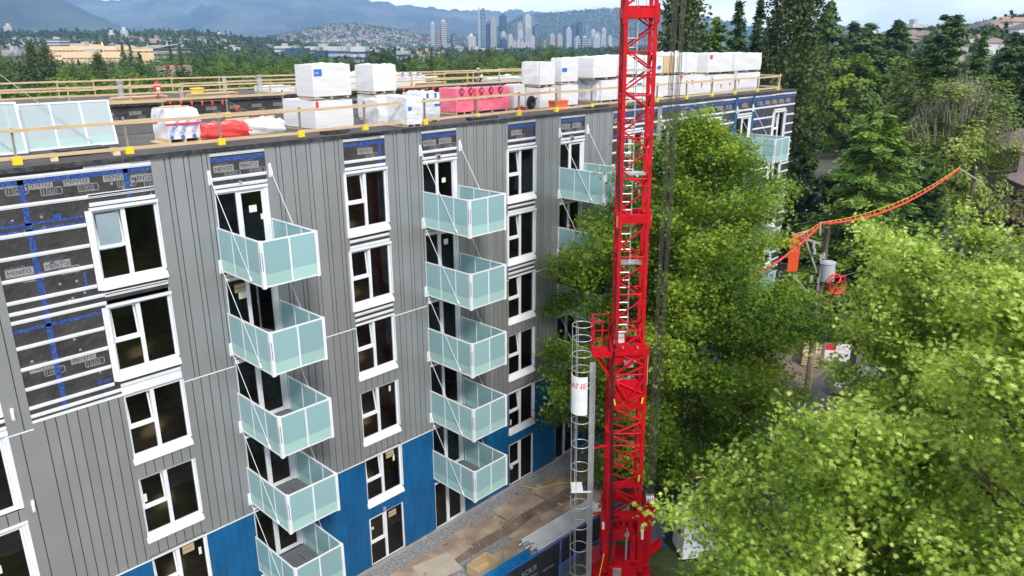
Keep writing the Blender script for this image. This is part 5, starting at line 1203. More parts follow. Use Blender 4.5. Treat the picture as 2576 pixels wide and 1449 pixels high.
tr('leafy tree in the shade left of the pale flowering bush', 2400, 610, 60, 120, 'b', 50, 8000, ls=.3)

# ------------------------------------------------------------------ utility poles, flags, cables
M_pole = mat('pole_wood', (.17, .13, .09), .9, (.27, .21, .15), 3, stretch=(4, 4, .5), bump=.5); M_poleg = mat('grey_timber', (.3, .27, .25), .85, (.38, .35, .32), 3)
M_porc = mat('porcelain', (.42, .45, .48), .3)
def bark_pole(label, px, pytop, d, lean, r0=.17):
    b = base(px, d, 0, pytop); H_ = ztop(px, pytop, d); root = thing('utility_pole', label, 'utility pole', b)
    m = MB(); m.tube([(0, 0, 0), (lean*.5, 0, H_*.5), (lean, 0, H_)], [r0*1.15, r0, r0*.8], 12); m.build('shaft', M_pole, root, smooth=True)
    return root, H_, b
dP = 46.0; root, HP, bP = bark_pole('near wooden utility pole carrying the grey transformer and red panel', 2083, 572, dP, .0, .2)
root.rotation_euler = (0, 0, HEAD-math.pi/2)
bpy.context.view_layer.update(); RI = root.matrix_world.inverted()
def lp(px, py, dd=-.2): return RI @ at(px, py, d=dP+dd)
m = MB(); m.bar(lp(2063, 613), lp(1995, 590), .14, .12); m.bar(lp(1992, 594, -.5), lp(2030, 582, .1), .14, .12); m.bar(lp(2022, 590), lp(2054, 683), .14, .1); m.bar(lp(1995, 690, -.1), lp(2055, 765, -.3), .15, .12); m.bar(lp(2063, 560), lp(2063, 590), .1); m.build('crossarm', M_poleg, root)
m = MB(); a, b, c, e = lp(1990, 590, -.35), lp(2019, 585, -.35), lp(2005, 683, -.3), lp(1980, 683, -.3); mm = MB()
n_ = Vector((0, .06, 0)); m.poly([a, e, c, b]); m.poly([a+n_, b+n_, c+n_, e+n_]); m.poly([a, b, b+n_, a+n_]); m.poly([e, e+n_, c+n_, c]); m.poly([a, a+n_, e+n_, e]); m.poly([b, c, c+n_, b+n_])
m.build('red_panel', mat('panel_red', (.68, .06, .015), .6, (.74, .1, .02), 2), root)
m = MB(); q0 = lp(2080, 705, -.5); q1 = lp(2083, 662, -.5); m.cyl(q0, q1, .44, 20); m.cyl(q1, q1+(q1-q0)*.05, .48, 20); m.cyl(q1+(q1-q0)*.05, q1+(q1-q0)*.1, .35, 16); m.box(q0.x-.5, q0.x-.4, q0.y-.05, q0.y+.1, q0.z+.2, q0.z+.9); m.build('transformer', mat('transformer_grey', (.42, .46, .5), .4), root, smooth=False)
m = MB()
for px, py in ((2071, 650), (2064, 655), (2046, 625), (2048, 640), (2040, 708), (2058, 712), (2057, 730)):
    q = lp(px, py, -.45)
    for k in range(3): m.cyl(q+Vector((0, 0, k*.12)), q+Vector((0, 0, k*.12+.07)), .09, 10)
    m.cyl(q, q+Vector((0, 0, .4)), .04, 8)
m.build('insulator', M_porc, root)
root2, H2, bb2 = bark_pole('far wooden utility pole with a tilted grey crossarm', 2455, 425, 58, 0, .15); root2.rotation_euler = (0, 0, HEAD-math.pi/2)
bpy.context.view_layer.update(); RI2 = root2.matrix_world.inverted()
m = MB(); m.bar(RI2 @ at(2414, 424, d=57.6), RI2 @ at(2473, 461, d=57.8), .12, .1); m.bar(RI2 @ at(2455, 418, d=58), RI2 @ at(2456, 432, d=58), .1); m.build('crossarm', M_poleg, root2)
A = at(2066, 563, d=dP); Bq = at(2414, 423, d=57.6)
def cable(label, pts, r_, m, cat='cable', sag=0, name='cable'):
    P = []
    for i in range(len(pts)-1):
        a, b = Vector(pts[i]), Vector(pts[i+1])
        for j in range(13): t = j/12; P.append(a+(b-a)*t-Vector((0, 0, sag*4*t*(1-t)))) if not (i and j == 0) else None
    c = MB(); c.tube(P, r_, 6); o = c.build(name, m, None, smooth=True); tag(o, label, cat)
M_rcab = mat('red_sleeve', (.75, .04, .04), .45)
cable('thick red sleeved power cable sagging between the two poles', [A, Bq], .06, M_rcab, sag=1.0); cable('thick red sleeved power cable running down from the near pole toward the oak', [A, at(1880, 700, d=42)], .075, M_rcab, sag=.4)
flagline('line of orange pennants sagging between the two poles above the red cable', A+Vector((0, 0, .1)), at(2414, 421, d=57.4), 30, .75, .26, M_flag, .015, cc=M_yellow)
flagline('line of orange pennants running from the near pole into the oak', A+Vector((0, 0, .15)), at(1985, 605, d=44), 6, .1, .3, M_flag, .012, cc=M_yellow)
M_wire2 = mat('grey_wire', (.12, .12, .13), .6)
for i, (p0, p1, d0, d1_) in enumerate((((2075, 700), (1900, 850), 46, 40), ((2075, 712), (1940, 800), 46, 42), ((2100, 700), (2430, 545), 46, 58), ((2450, 430), (2700, 380), 58, 70), ((2430, 540), (2700, 430), 58, 75), ((2060, 735), (2105, 740), 46, 60), ((2090, 700), (2430, 560), 46.5, 58))):
    cable(['thin grey wire slanting down from the near pole to the oak, upper', 'thin grey wire slanting down from the near pole to the oak, lower', 'thin grey wire between the poles behind the oaks', 'thin grey wire leaving the far pole at its top', 'thin grey wire leaving the far pole at mid height', 'thin short wire behind the transformer', 'second thin wire between the poles behind the oaks'][i], [at(*p0, d=d0), at(*p1, d=d1_)], .016, M_wire2, sag=.6, cat='wire', name='wire')
m = MB(); q = at(2105, 715, d=45)
for k in range(4): m.tube([(q.x+.75*math.cos(t*.6+k)*(1-.1*k), q.y+.3*math.sin(t*.5), q.z+.6*math.sin(t*.6+k)) for t in range(11)], .045, 6, closed=False)
m.tube([at(2105, 725, d=45), at(2085, 760, d=45.5), at(2068, 745, d=46)], .06, 6); o = m.build('red_cable_coil', M_rcab, None, smooth=True); tag(o, 'coiled red sleeved cable hanging beyond the transformer', 'cable coil')

# ------------------------------------------------------------------ houses at the right
M_siding = mat('grey_siding', (.17, .19, .19), .8, (.21, .23, .23), 1); M_shing = mat('shingle', (.17, .13, .12), .9, (.25, .2, .185), 3, bump=.6, bsc=14); M_trim = mat('cream_trim', (.62, .55, .35), .6); M_taupe = mat('taupe_wall', (.2, .17, .15), .8)
M_dkgl = mat('dark_glass', (.015, .018, .022), .15, spec=.8)
def house(label, loc, rz, w_, d_, h, roofh, mw, mr, wins=(), over=.5, hip=False):
    root = thing('house', label, 'house', loc, R_(rz)); m = MB(); m.box(0, w_, 0, d_, 0, h)
    if not hip: m.poly([(0, 0, h), (0, d_, h), (0, d_/2, h+roofh)]); m.poly([(w_, 0, h), (w_, d_/2, h+roofh), (w_, d_, h)])
    m.build('wall', mw, root)
    m = MB(); o_ = over; i_ = w_*.28 if hip else -o_
    for dz in (0, .12):
        z = h-.05+dz; T_ = h+roofh+dz
        m.poly([(-o_, -o_, z), (w_+o_, -o_, z), (w_-i_, d_/2, T_), (i_, d_/2, T_)]); m.poly([(w_+o_, d_+o_, z), (-o_, d_+o_, z), (i_, d_/2, T_), (w_-i_, d_/2, T_)])
        if hip: m.poly([(-o_, d_+o_, z), (-o_, -o_, z), (i_, d_/2, T_)]); m.poly([(w_+o_, -o_, z), (w_+o_, d_+o_, z), (w_-i_, d_/2, T_)])
    m.build('roof', mr, root)
    for (face, u, z, ww, hh) in wins:
        f = MB(); g = MB()
        if face == 'f': f.box(u-.1, u+ww+.1, -.05, -.002, z-.1, z+hh+.1); g.box(u, u+ww, -.07, -.051, z, z+hh)
        else: f.box(-.05, -.002, u-.1, u+ww+.1, z-.1, z+hh+.1); g.box(-.07, -.051, u, u+ww, z, z+hh)
        q = f.build('window', M_trim if mw is M_taupe else M_white, root); g.build('pane', M_dkgl, q)
    return root
p = at(1860, 640, d=68); root = thing('grey_building', 'low grey sided building with a tan parapet round its gravel roof behind the near pole', 'building', (p.x, p.y, 0), HEAD-math.pi/2)
m = MB(); m.box(0, 10.4, 0, 14, 0, 5.6); m.build('wall', M_siding, root); m = MB(); m.box(-.1, 10.5, -.1, 14, 5.605, 5.7); m.build('roof', M_conc, root)
m = MB(); m.box(-.1, 10.5, 14, 14.35, 5.6, 6.45); m.box(-.4, -.1, 0, 14, 5.6, 6.3); m.box(10.5, 10.8, 6, 14.35, 5.6, 6.45); m.build('parapet', mat('tan_parapet', (.36, .31, .25), .85, (.44, .39, .32), 1), root)
for u, z, ww in ((1.5, 2.7, 1.1), (4.0, 2.7, 1.1), (6.7, 2.9, .95), (8.6, 2.9, .7)):
    f = MB(); f.box(u-.12, u+ww+.12, -.06, -.002, z-.12, z+1.75); q = f.build('window', M_white, root); g = MB(); g.box(u, u+ww, -.08, -.061, z, z+.75); g.box(u, u+ww, -.08, -.061, z+.85, z+1.6); g.build('pane', M_dkgl, q)
m = MB(); m.box(-.2, 10.6, -.25, -.1, 5.45, 5.72); m.build('eaves', M_printdk, root)
p = at(2478, 500, d=100); house('taupe house with cream trimmed windows and brown shingles at the frame edge', (p.x, p.y-3, 0), -60, 13, 11, 8.8, 3.2, M_taupe, M_shing, (('l', 2, 5.5, 1.4, 2), ('l', 6, 5.5, 1.4, 2), ('f', 1, 5.3, 2, 2.3), ('f', 5, 5.3, 2, 2.3), ('f', 9, 5.3, 1.5, 2.3)), hip=True)
p = at(2500, 480, d=92); house('lower shingled porch roof wing in front of the taupe house', (p.x, p.y-3, 0), -60, 12, 6, 6.0, 1.6, M_taupe, M_shing, (), hip=True)
# railway track and chain link fence beyond the building end
m = MB(); a = at(1985, 425, z=.3); b = at(2110, 385, z=.3); 
root = thing('railway_track', 'rusty railway track crossing behind the far end of the building', 'railway track', tuple(a)); d_ = (b-a).normalized(); s_ = Vector((-d_.y, d_.x, 0))
for o_ in (-.75, .75, 3.2, 4.7): m.bar(-d_*30+s_*o_, d_*60+s_*o_, .1, .16)
m.build('rail', mat('rust', (.2, .11, .07), .8), root); m = MB(); [m.bar(d_*(k*.9-28)+s_*(-1.3)-Vector((0, 0, .1)), d_*(k*.9-28)+s_*5.6-Vector((0, 0, .1)), .22, .14) for k in range(95)]; m.build('sleepers', mat('sleeper', (.14, .09, .06), .9), root)
p = at(1950, 400, z=0); root = thing('chain_link_fence', 'chain link fence with posts behind the railway track', 'fence', (p.x+6, p.y+3, 0)); m = MB(); [m.cyl(d_*(k*3), d_*(k*3)+Vector((0, 0, 2)), .04, 6) for k in range(18)]; m.bar(Vector((0, 0, 2)), d_*51+Vector((0, 0, 2)), .05); m.build('fence_post', M_alu, root); m = MB(); m.poly([Vector((0, 0, .1)), d_*51+Vector((0, 0, .1)), d_*51+Vector((0, 0, 1.97)), Vector((0, 0, 1.97))]); m.build('chain_mesh', mat('chain_mesh', (.2, .21, .21), .7), root)
# street side clutter seen between the trees
p = at(2050, 860, z=0); root = thing('steel_rack', 'rack of steel pipe frames stacked behind the near pole', 'rack', (p.x, p.y, 0)); m = MB()
for i in range(9): m.cyl((-2, i*.35-1.5, .1), (-2, i*.35-1.5, 2.1), .04, 6); m.cyl((-3+.1*i, i*.35-1.5, 2.1), (2.5, i*.35-1.5, 2.1), .04, 6); m.cyl((2, i*.35-1.5, .1), (2, i*.35-1.5, 2.1), .04, 6)
for z in (.6, 1.3, 2.0): m.cyl((-2, -1.5, z), (-2, 1.4, z), .03, 6); m.cyl((2, -1.5, z), (2, 1.4, z), .03, 6)
m.build('pipe_frame', mat('rust_pipe', (.3, .16, .13), .7, (.36, .36, .38), 2), root)
p = at(2040, 905, z=0); m = MB(); [m.box(-1.5, 1.5, -.6, .6, .1+.2*i, .25+.2*i) for i in range(4)]; m.box(-1.3, -1.2, -.6, .6, 0, .1); m.box(1.2, 1.3, -.6, .6, 0, .1); o = m.build('lumber_stack', M_wood, None); o.location = (p.x, p.y, 0); o.rotation_euler = (0, 0, R_(20)); tag(o, 'stack of pale lumber under the branches near the pole foot', 'lumber stack')
p = at(2068, 935, z=0); root = thing('site_sign', 'white site sign board with red lettering beside the near pole foot', 'sign', (p.x, p.y, 0), R_(-60)); m = MB(); m.box(0, .06, 0, .06, 0, 2.3); m.box(1.6, 1.66, 0, .06, 0, 2.3); m.build('sign_post', M_bfr, root); m = MB(); m.box(0, 1.66, -.04, -.005, .9, 2.2); m.build('board', M_white, root); m = MB(); m.box(.0, .7, -.05, -.041, 1.7, 2.2, 0); addtext(m, textmesh('SITE', .3), (.8, -.045, 1.75), (1, 0, 0), (0, 0, 1), 0); addtext(m, textmesh('ENTRANCE', .2), (.75, -.045, 1.4), (1, 0, 0), (0, 0, 1), 0, .8); m.build('lettering', M_rsign, root)
p = at(2132, 940, z=0); root = thing('site_trailer', 'small white site cabin with a yellow band behind the oak leaves', 'cabin', (p.x, p.y-2, 0), R_(-30)); m = MB(); m.box(0, 3, 0, 2.2, .2, 2.4); m.build('body', M_white, root); m = MB(); m.box(-.02, 3.02, -.02, 2.22, 1.6, 2.1); m.build('yellow_band', M_yellow, root)
def car(label, px, py, mm, rz):
    p = at(px, py, z=0); root = thing('parked_car', label, 'car', (p.x, p.y, .02), R_(rz), 'cars parked along the street'); m = MB()
    pr = [(-2.2, .35), (-2.2, .8), (-1.9, .95), (-1.3, 1.0), (-.8, 1.42), (.9, 1.45), (1.6, 1.02), (2.15, .9), (2.2, .35)]
    for s in (-.88, .88): m.poly([(x, s, z) for x, z in (pr if s > 0 else pr[::-1])])
    for (x0, z0), (x1, z1) in zip(pr, pr[1:]+pr[:1]): m.poly([(x0, -.88, z0), (x1, -.88, z1), (x1, .88, z1), (x0, .88, z0)])
    m.build('body', mm, root)
    m = MB(); m.poly([(-1.25, -.8, 1.02), (-1.25, .8, 1.02), (-.83, .72, 1.4), (-.83, -.72, 1.4)][::-1]); m.poly([(1.55, -.8, 1.05), (.95, -.72, 1.44), (.95, .72, 1.44), (1.55, .8, 1.05)]); [m.poly([(-1.1, s*.885, 1.02), (1.3, s*.885, 1.05), (.85, s*.885, 1.38), (-.75, s*.885, 1.36)][::int(-s)]) for s in (-1, 1)]; m.build('window_glass', M_dkgl, root)
    for x in (-1.4, 1.4):
        for s in (-.85, .85): m = MB(); m.cyl((x, s-.1, .32), (x, s+.1, .32), .33, 16); m.build('wheel', M_black, root)
car('silver car glimpsed through the gap between the big oak and street oaks', 2165, 985, mat('silver_paint', (.4, .41, .43), .25, metal=.5), -5)
car('dark grey car half hidden under the street oak branches', 2230, 1010, mat('grey_paint', (.12, .13, .14), .3), -5)
# ------------------------------------------------------------------ terrain
def interp(tab, x): return float(np.interp(x, [t[0] for t in tab], [t[1] for t in tab]))
def ss(a, b, x): t = min(1, max(0, (x-a)/(b-a))); return t*t*(3-2*t)
HILL = [(560, 0), (640, 12), (700, 30), (780, 58), (840, 74), (900, 78), (960, 70), (1030, 52), (1080, 36), (1150, 22), (1240, 10), (1340, 3), (1450, 0)]
RH = [(1800, 0), (1950, 10), (2100, 20), (2300, 25), (2450, 29), (2600, 38), (2900, 48), (3600, 55)]
BM = [(1100, 0), (1160, 30), (1220, 65), (1270, 105), (1310, 150), (1370, 165), (1450, 180), (1560, 192), (1640, 188), (1750, 150), (1900, 80), (2000, 20), (2050, 0)]
LR = [(-3000, 30), (500, 28), (640, 16), (800, 6), (1000, 0)]
def tz(px, d):
    z = interp(LR, px)*ss(500, 1500, d)+interp(HILL, px)*ss(1900, 3000, d)*(1-ss(3300, 4500, d))+interp(RH, px)*.85*ss(130, 480, d)+interp(BM, px)*ss(3300, 4600, d)*(1-ss(5600, 6800, d))
    return z
def gp(px, d, dz=0):
    p = at(px, 108, d=d); return Vector((p.x, p.y, tz(px, d)+dz))
FD = 1.0/math.cos(PITCH)
def pxof(x, y):
    dx, dy = x-CP[0], y-CP[1]; f = dx*FH[0]+dy*FH[1]; l = dx*_R[0]+dy*_R[1]
    if f < 1: return 9000 if l > 0 else -9000
    return 1288+FL*l/f*FD
ds = [0, 15, 40, 80, 120, 180, 250, 330, 420, 520, 640, 800, 1000, 1250, 1550, 1900, 2250, 2600, 2950, 3300, 3800, 4500, 5200, 6200, 7200, 9000, 11000, 15000]
V = []; F = []; na = 240
for i, d in enumerate(ds):
    for j in range(na):
        a = HEAD+2*math.pi*j/na; x, y = CP[0]+d*math.cos(a), CP[1]+d*math.sin(a); f = d*math.cos(a-HEAD)
        px = pxof(x, y); z = tz(px, max(f, 1)) if f > 0 and abs(px) < 9000 else 0
        V.append((x, y, z+(3*math.sin(x*.004)*math.cos(y*.005) if d > 1500 else 0)-(0.0)))
for i in range(len(ds)-1):
    for j in range(na): a, b = i*na+j, i*na+(j+1) % na; F.append((a, b, b+na, a+na))
me = bpy.data.meshes.new('ground'); me.from_pydata(V, [], F); me.update()
M_ground = mat('ground_cover', (.03, .05, .02), .95, (.1, .1, .085), .02, bump=.5, bsc=.3, detail=12)
me.materials.append(M_ground); o = link('ground', me); o['kind'] = 'structure'
for p in me.polygons: p.use_smooth = True

def mountain(name, prof, d, seed, m, foot=.62, spur=.16):
    pr = np.random.RandomState(seed); x0, x1 = prof[0][0], prof[-1][0]; nx, nr = 150, 18
    hs = [pr.uniform(0, 6.28, 6) for _ in range(nr+1)]; ph = pr.uniform(0, 6.28, 12); V = []; F = []
    for i in range(nx+1):
        px = x0+(x1-x0)*i/nx; py = interp(prof, px); t0 = i/nx
        py += (1.6*math.sin(px*.11+ph[0])+1.1*math.sin(px*.23+ph[1])+.8*math.sin(px*.47+ph[2]))*(d/6000)
        ztp = max(5, 22.2+(108-py)*d/FL)
        for j in range(nr+5):
            if j <= nr: t = j/nr; dd = d*(foot+(1-foot)*t); zz = ztp*t**1.15
            else: t = 1-(j-nr)/4; dd = d*(1+.25*(j-nr)/4); zz = ztp*max(0, t)
            n_ = sum(math.sin(px*fq*(1+.1*k)+ph[3+k]+t*(3+k)*2.2)/(k+1.2) for k, fq in enumerate((.018, .05, .09, .16, .31)))
            zz += spur*ztp*n_*math.sin(math.pi*min(1, max(0, t)))*.55
            p = at(px, 108, d=dd+n_*d*.012); V.append((p.x, p.y, max(zz, -1)))
    k = nr+5
    for i in range(nx):
        for j in range(k-1): a = i*k+j; F.append((a, a+k, a+k+1, a+1))
    me = bpy.data.meshes.new(name); me.from_pydata(V, [], F); me.materials.append(m); me.update()
    for p in me.polygons: p.use_smooth = True
    o = link(name, me); o['kind'] = 'structure'; return o
M_mt = mat('mountain_forest_hazed', (.012, .028, .03), .95, (.07, .095, .08), .0022, bump=.0, detail=12, lo=.4, hi=.7)  # forest green with a mild blue distance haze painted into the base colour
M_mt2 = mat('mountain_far_hazed', (.02, .04, .05), .95, (.12, .14, .14), .0026, detail=12, lo=.42, hi=.72)  # far ridges: base colour also tinted blue to stand in for haze
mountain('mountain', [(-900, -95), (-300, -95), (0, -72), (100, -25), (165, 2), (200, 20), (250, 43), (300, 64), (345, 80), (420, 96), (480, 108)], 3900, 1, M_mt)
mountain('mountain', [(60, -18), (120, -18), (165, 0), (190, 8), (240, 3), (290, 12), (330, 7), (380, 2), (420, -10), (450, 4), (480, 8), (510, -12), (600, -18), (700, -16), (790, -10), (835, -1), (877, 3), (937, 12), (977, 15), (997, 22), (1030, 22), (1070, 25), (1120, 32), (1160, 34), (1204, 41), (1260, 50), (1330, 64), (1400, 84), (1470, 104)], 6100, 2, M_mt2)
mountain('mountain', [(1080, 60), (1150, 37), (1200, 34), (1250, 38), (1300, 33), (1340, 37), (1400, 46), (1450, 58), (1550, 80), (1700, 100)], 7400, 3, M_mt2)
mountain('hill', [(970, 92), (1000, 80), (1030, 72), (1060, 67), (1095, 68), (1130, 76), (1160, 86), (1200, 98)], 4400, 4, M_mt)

# ------------------------------------------------------------------ woods behind the block
def proto(fn, *a, **k):
    me, tb = fn(*a, **k); root = bpy.data.objects.new('x', None); return me, tb
rq = random.Random(11)
PT = []
for i in range(6): PT.append(('broadleaf_tree', *bushy(200+i, 17, 6.3+(i % 3)*.7, 1.5, 6500, .46, L_dec if i % 3 else L_dec2, lobes=13+i, rough=.2)))
for i in range(3): PT.append(('conifer_tree', *conifer(210+i, 20, 3.6, 1, 3600, .6, L_con, power=.8)))
PT.append(('poplar_tree', *poplar(220, 20, 2.3, 1, 4200, .5, L_pop)))
PT = [(n, me, tb.build('trunk', M_bark, None, smooth=True)) for n, me, tb in PT]
for _, _, t in PT: t.hide_render = False
used = set()
def wood(i, px, d, pytop, label, group, sw=1.0):
    n, me, tk = PT[i]; g = gp(px, d); Hh = max(5, ztop(px, pytop, d)-g.z); s = Hh/(17.5 if i < 6 else 20)
    root = thing(n, label, 'tree', tuple(g), rq.uniform(0, 6.28), group); root.scale = (s*sw, s*sw, s)
    link('crown', me, root)
    if i in used: q = tk.copy(); col.objects.link(q)
    else: q = tk; used.add(i)
    q.parent = root
G1 = 'trees of the wood behind the block'
rows = [(92, 196, 12, 135, 74), (120, 178, 10, 115, 78), (158, 163, 9, 95, 80), (205, 152, 8, 78, 84), (270, 144, 6, 62, 64), (360, 138, 5, 50, 52), (480, 133, 4, 42, 44), (640, 129, 3, 36, 36)]
for d, yt, sp, step, _ in rows:
    px = -120+rq.uniform(0, 40)
    while px < 1690:
        y = yt+rq.uniform(-sp, sp)-(6 if px > 900 and d < 200 else 0)
        k = rq.choice((0, 1, 2, 3, 4, 5, 1, 2, 4, 5) if rq.random() < .85 else (6, 7, 8))
        dd = d*rq.uniform(.9, 1.12); yy = y
        if 70 < px < 395 and d > 200: yy = max(y, 148+rq.uniform(0, 6))
        if 690 < px < 920 and d > 300: yy = max(y, 148)
        if d >= 360 and px > 1000: yy = max(y, 128)
        wood(k, px, dd, yy, 'leafy tree in the wood behind the block' if k < 6 else 'dark conifer in the wood behind the block', G1+(' leafy' if k < 6 else ' conifers'), rq.uniform(.85, 1.15))
        px += step*rq.uniform(.5, 1.0)
SP = [(75, 112, 210, 9, 'tall poplar in the wood, left one of two before the cream factory'), (108, 118, 190, 9, 'tall poplar in the wood, right one of two before the cream factory'), (240, 140, 180, 9, 'dark poplar before the cream factory middle'), (345, 130, 230, 6, 'pointed tree right of the cream factory middle'), (305, 108, 430, 6, 'dark conifer standing before the cream factory, left of a pair'), (325, 110, 420, 7, 'dark conifer standing before the cream factory, right of a pair'), (268, 78, 900, 8, 'single dark conifer against the blue mountain foot'), (425, 115, 420, 6, 'dark conifer before the white roofed arena'), (450, 112, 410, 7, 'dark conifer right of the white roofed arena'), (540, 95, 800, 6, 'distant dark conifer beyond the wood'), (560, 100, 780, 8, 'distant dark conifer right of its taller neighbour'), (770, 112, 300, 2, 'round tree in front of the blue glass office'), (955, 118, 330, 1, 'round tree right of the white office blocks'), (1085, 122, 420, 6, 'conifer below the first white tower'), (1225, 116, 300, 0, 'round tree below the tallest dark tower'), (1400, 118, 260, 4, 'round tree below the glass towers near the mast'), (1370, 105, 380, 3, 'taller tree under the blue glass towers')]
for px, y, d, k, lb in SP: wood(k, px, d, y, lb, None)
for i in range(120):        # trees on the rising ground to the right and the left skyline
    px = rq.uniform(2080, 2620); d = rq.uniform(190, 500); wood(rq.choice((0, 1, 2, 3, 4, 6, 7)), px, d, 108-(tz(px, d)+rq.uniform(7, 13)-22.2)*FL/d*.95, 'tree among the houses on the rising ground', 'trees on the hillside behind the conifers')

def farwood(name, n, pr, dr, h, seed, m, k=26):
    r = np.random.RandomState(seed); P = []; 
    for i in range(n):
        px = r.uniform(*pr); d = dr[0]*(dr[1]/dr[0])**r.rand(); g = gp(px, d); Hh = h*r.uniform(.6, 1.3); R2 = Hh*r.uniform(.25, .42)
        v = r.normal(size=(k, 3)); v /= np.linalg.norm(v, axis=1, keepdims=True); v[:, 2] = np.abs(v[:, 2])*1.3-.2
        if i % 3 == 0: tt = r.random(k); v = np.stack([v[:, 0]*(1-tt)*.7, v[:, 1]*(1-tt)*.7, tt*2.2-.5], 1)
        P.append(np.array([g.x, g.y, g.z+Hh*.5])+v*R2)
    P = np.concatenate(P)
    o = link(name, leaves(name, P, h*.26, LEAF, m, r, tilt=1.2)); o['kind'] = 'stuff'; return o
L_far = leafmat('far_foliage', (.018, .04, .012), (.035, .07, .016), (.07, .11, .025), .1, .004, 0)
farwood('far_wood', 1600, (460, 1750), (620, 1000), 12, 36, L_far)
farwood('far_wood', 4000, (-150, 1750), (1000, 3400), 13, 31, L_far)
farwood('hillside_wood', 3200, (600, 1420), (2300, 3300), 12, 32, L_far, 18)
farwood('mountain_wood', 5000, (1150, 1900), (3500, 4900), 20, 33, L_far, 14)
farwood('right_hill_wood', 900, (1750, 2700), (330, 900), 8, 34, L_far, 60)
farwood('skyline_wood', 1600, (-150, 760), (1250, 1700), 15, 35, L_far, 30)

# ------------------------------------------------------------------ distant houses and buildings
M_hw = [mat('house_wall', c, .8) for c in ((.55, .53, .5), (.42, .4, .37), (.5, .42, .34), (.62, .62, .62))]
M_hr = [mat('house_roof', c, .85) for c in ((.14, .12, .12), (.22, .17, .15), (.3, .2, .16), (.1, .1, .11))]
def hmesh(w_, d_, h, rh, a, b):
    m = MB(); m.box(-w_/2, w_/2, -d_/2, d_/2, -4, h, 0); m.box(-w_/2+1, w_/2-2, -d_/2-.1, d_/2+.1, h*.35, h*.7, 2)
    o = .5; i = w_*.22; z = h
    m.poly([(-w_/2-o, -d_/2-o, z), (w_/2+o, -d_/2-o, z), (w_/2-i, 0, z+rh), (-w_/2+i, 0, z+rh)], 1); m.poly([(w_/2+o, d_/2+o, z), (-w_/2-o, d_/2+o, z), (-w_/2+i, 0, z+rh), (w_/2-i, 0, z+rh)], 1)
    m.poly([(-w_/2-o, d_/2+o, z), (-w_/2-o, -d_/2-o, z), (-w_/2+i, 0, z+rh)], 1); m.poly([(w_/2+o, -d_/2-o, z), (w_/2+o, d_/2+o, z), (w_/2-i, 0, z+rh)], 1)
    me = bpy.data.meshes.new('house'); me.from_pydata(m.v, [], m.f); [me.materials.append(q) for q in (M_hw[a], M_hr[b], M_dkgl)]; me.polygons.foreach_set('material_index', m.m); me.update(); return me, m
HM = [hmesh(13, 10, 6.5, 2.6, 0, 0), hmesh(11, 9, 7, 2.4, 1, 1), hmesh(15, 10, 5.5, 2.2, 2, 2), hmesh(12, 11, 7.5, 2.5, 3, 3), hmesh(14, 9, 6, 2, 3, 1)]
def hspot(r):
    t = r.random()
    if t < .62: px = r.uniform(700, 1200); d = r.uniform(2250, 3050)
    elif t < .86: px = r.uniform(330, 1300); d = r.uniform(1150, 1900)
    else: px = r.uniform(-100, 700); d = r.uniform(1100, 1500)
    return px, d
for i in range(210):
    px, d = hspot(rq); g = gp(px, d); o = link('distant_house', HM[i % 5][0], None, g); o.rotation_euler = (0, 0, rq.uniform(0, 3.1)); s = rq.uniform(.9, 1.35); o.scale = (s, s, s)
    tag(o, 'small pale house among trees in the far city', 'house', 'houses of the far city')
m = MB()
for i in range(1050):
    px, d = hspot(rq); g = gp(px, d); q = HM[rq.randrange(5)][1]; k = len(m.v); a = rq.uniform(0, 3.1); c, s = math.cos(a)*1.1, math.sin(a)*1.1
    sub = rq.randrange(4)
    m.v += [(g.x+x*c-y*s, g.y+x*s+y*c, g.z+z*1.1) for x, y, z in q.v]; m.f += [tuple(k+t for t in f) for f in q.f]; m.m += [(t if t else 3+sub) if t != 1 else (1 if sub % 2 else 7) for t in q.m]
m.m = [0 if t == 0 else t for t in m.m]
o = m.build('distant_houses', [M_hw[0], M_hr[0], M_dkgl, M_hw[0], M_hw[1], M_hw[2], M_hw[3], M_hr[1]]); o['kind'] = 'stuff'
for i in range(34):
    px = rq.uniform(2060, 2620); d = rq.uniform(320, 480); g = gp(px, d); root = thing('hillside_house', 'house among the trees on the rising ground behind the conifers', 'house', tuple(g), rq.uniform(0, 3.1), 'houses on the rising ground'); link('walls_and_roof', HM[i % 5][0], root)

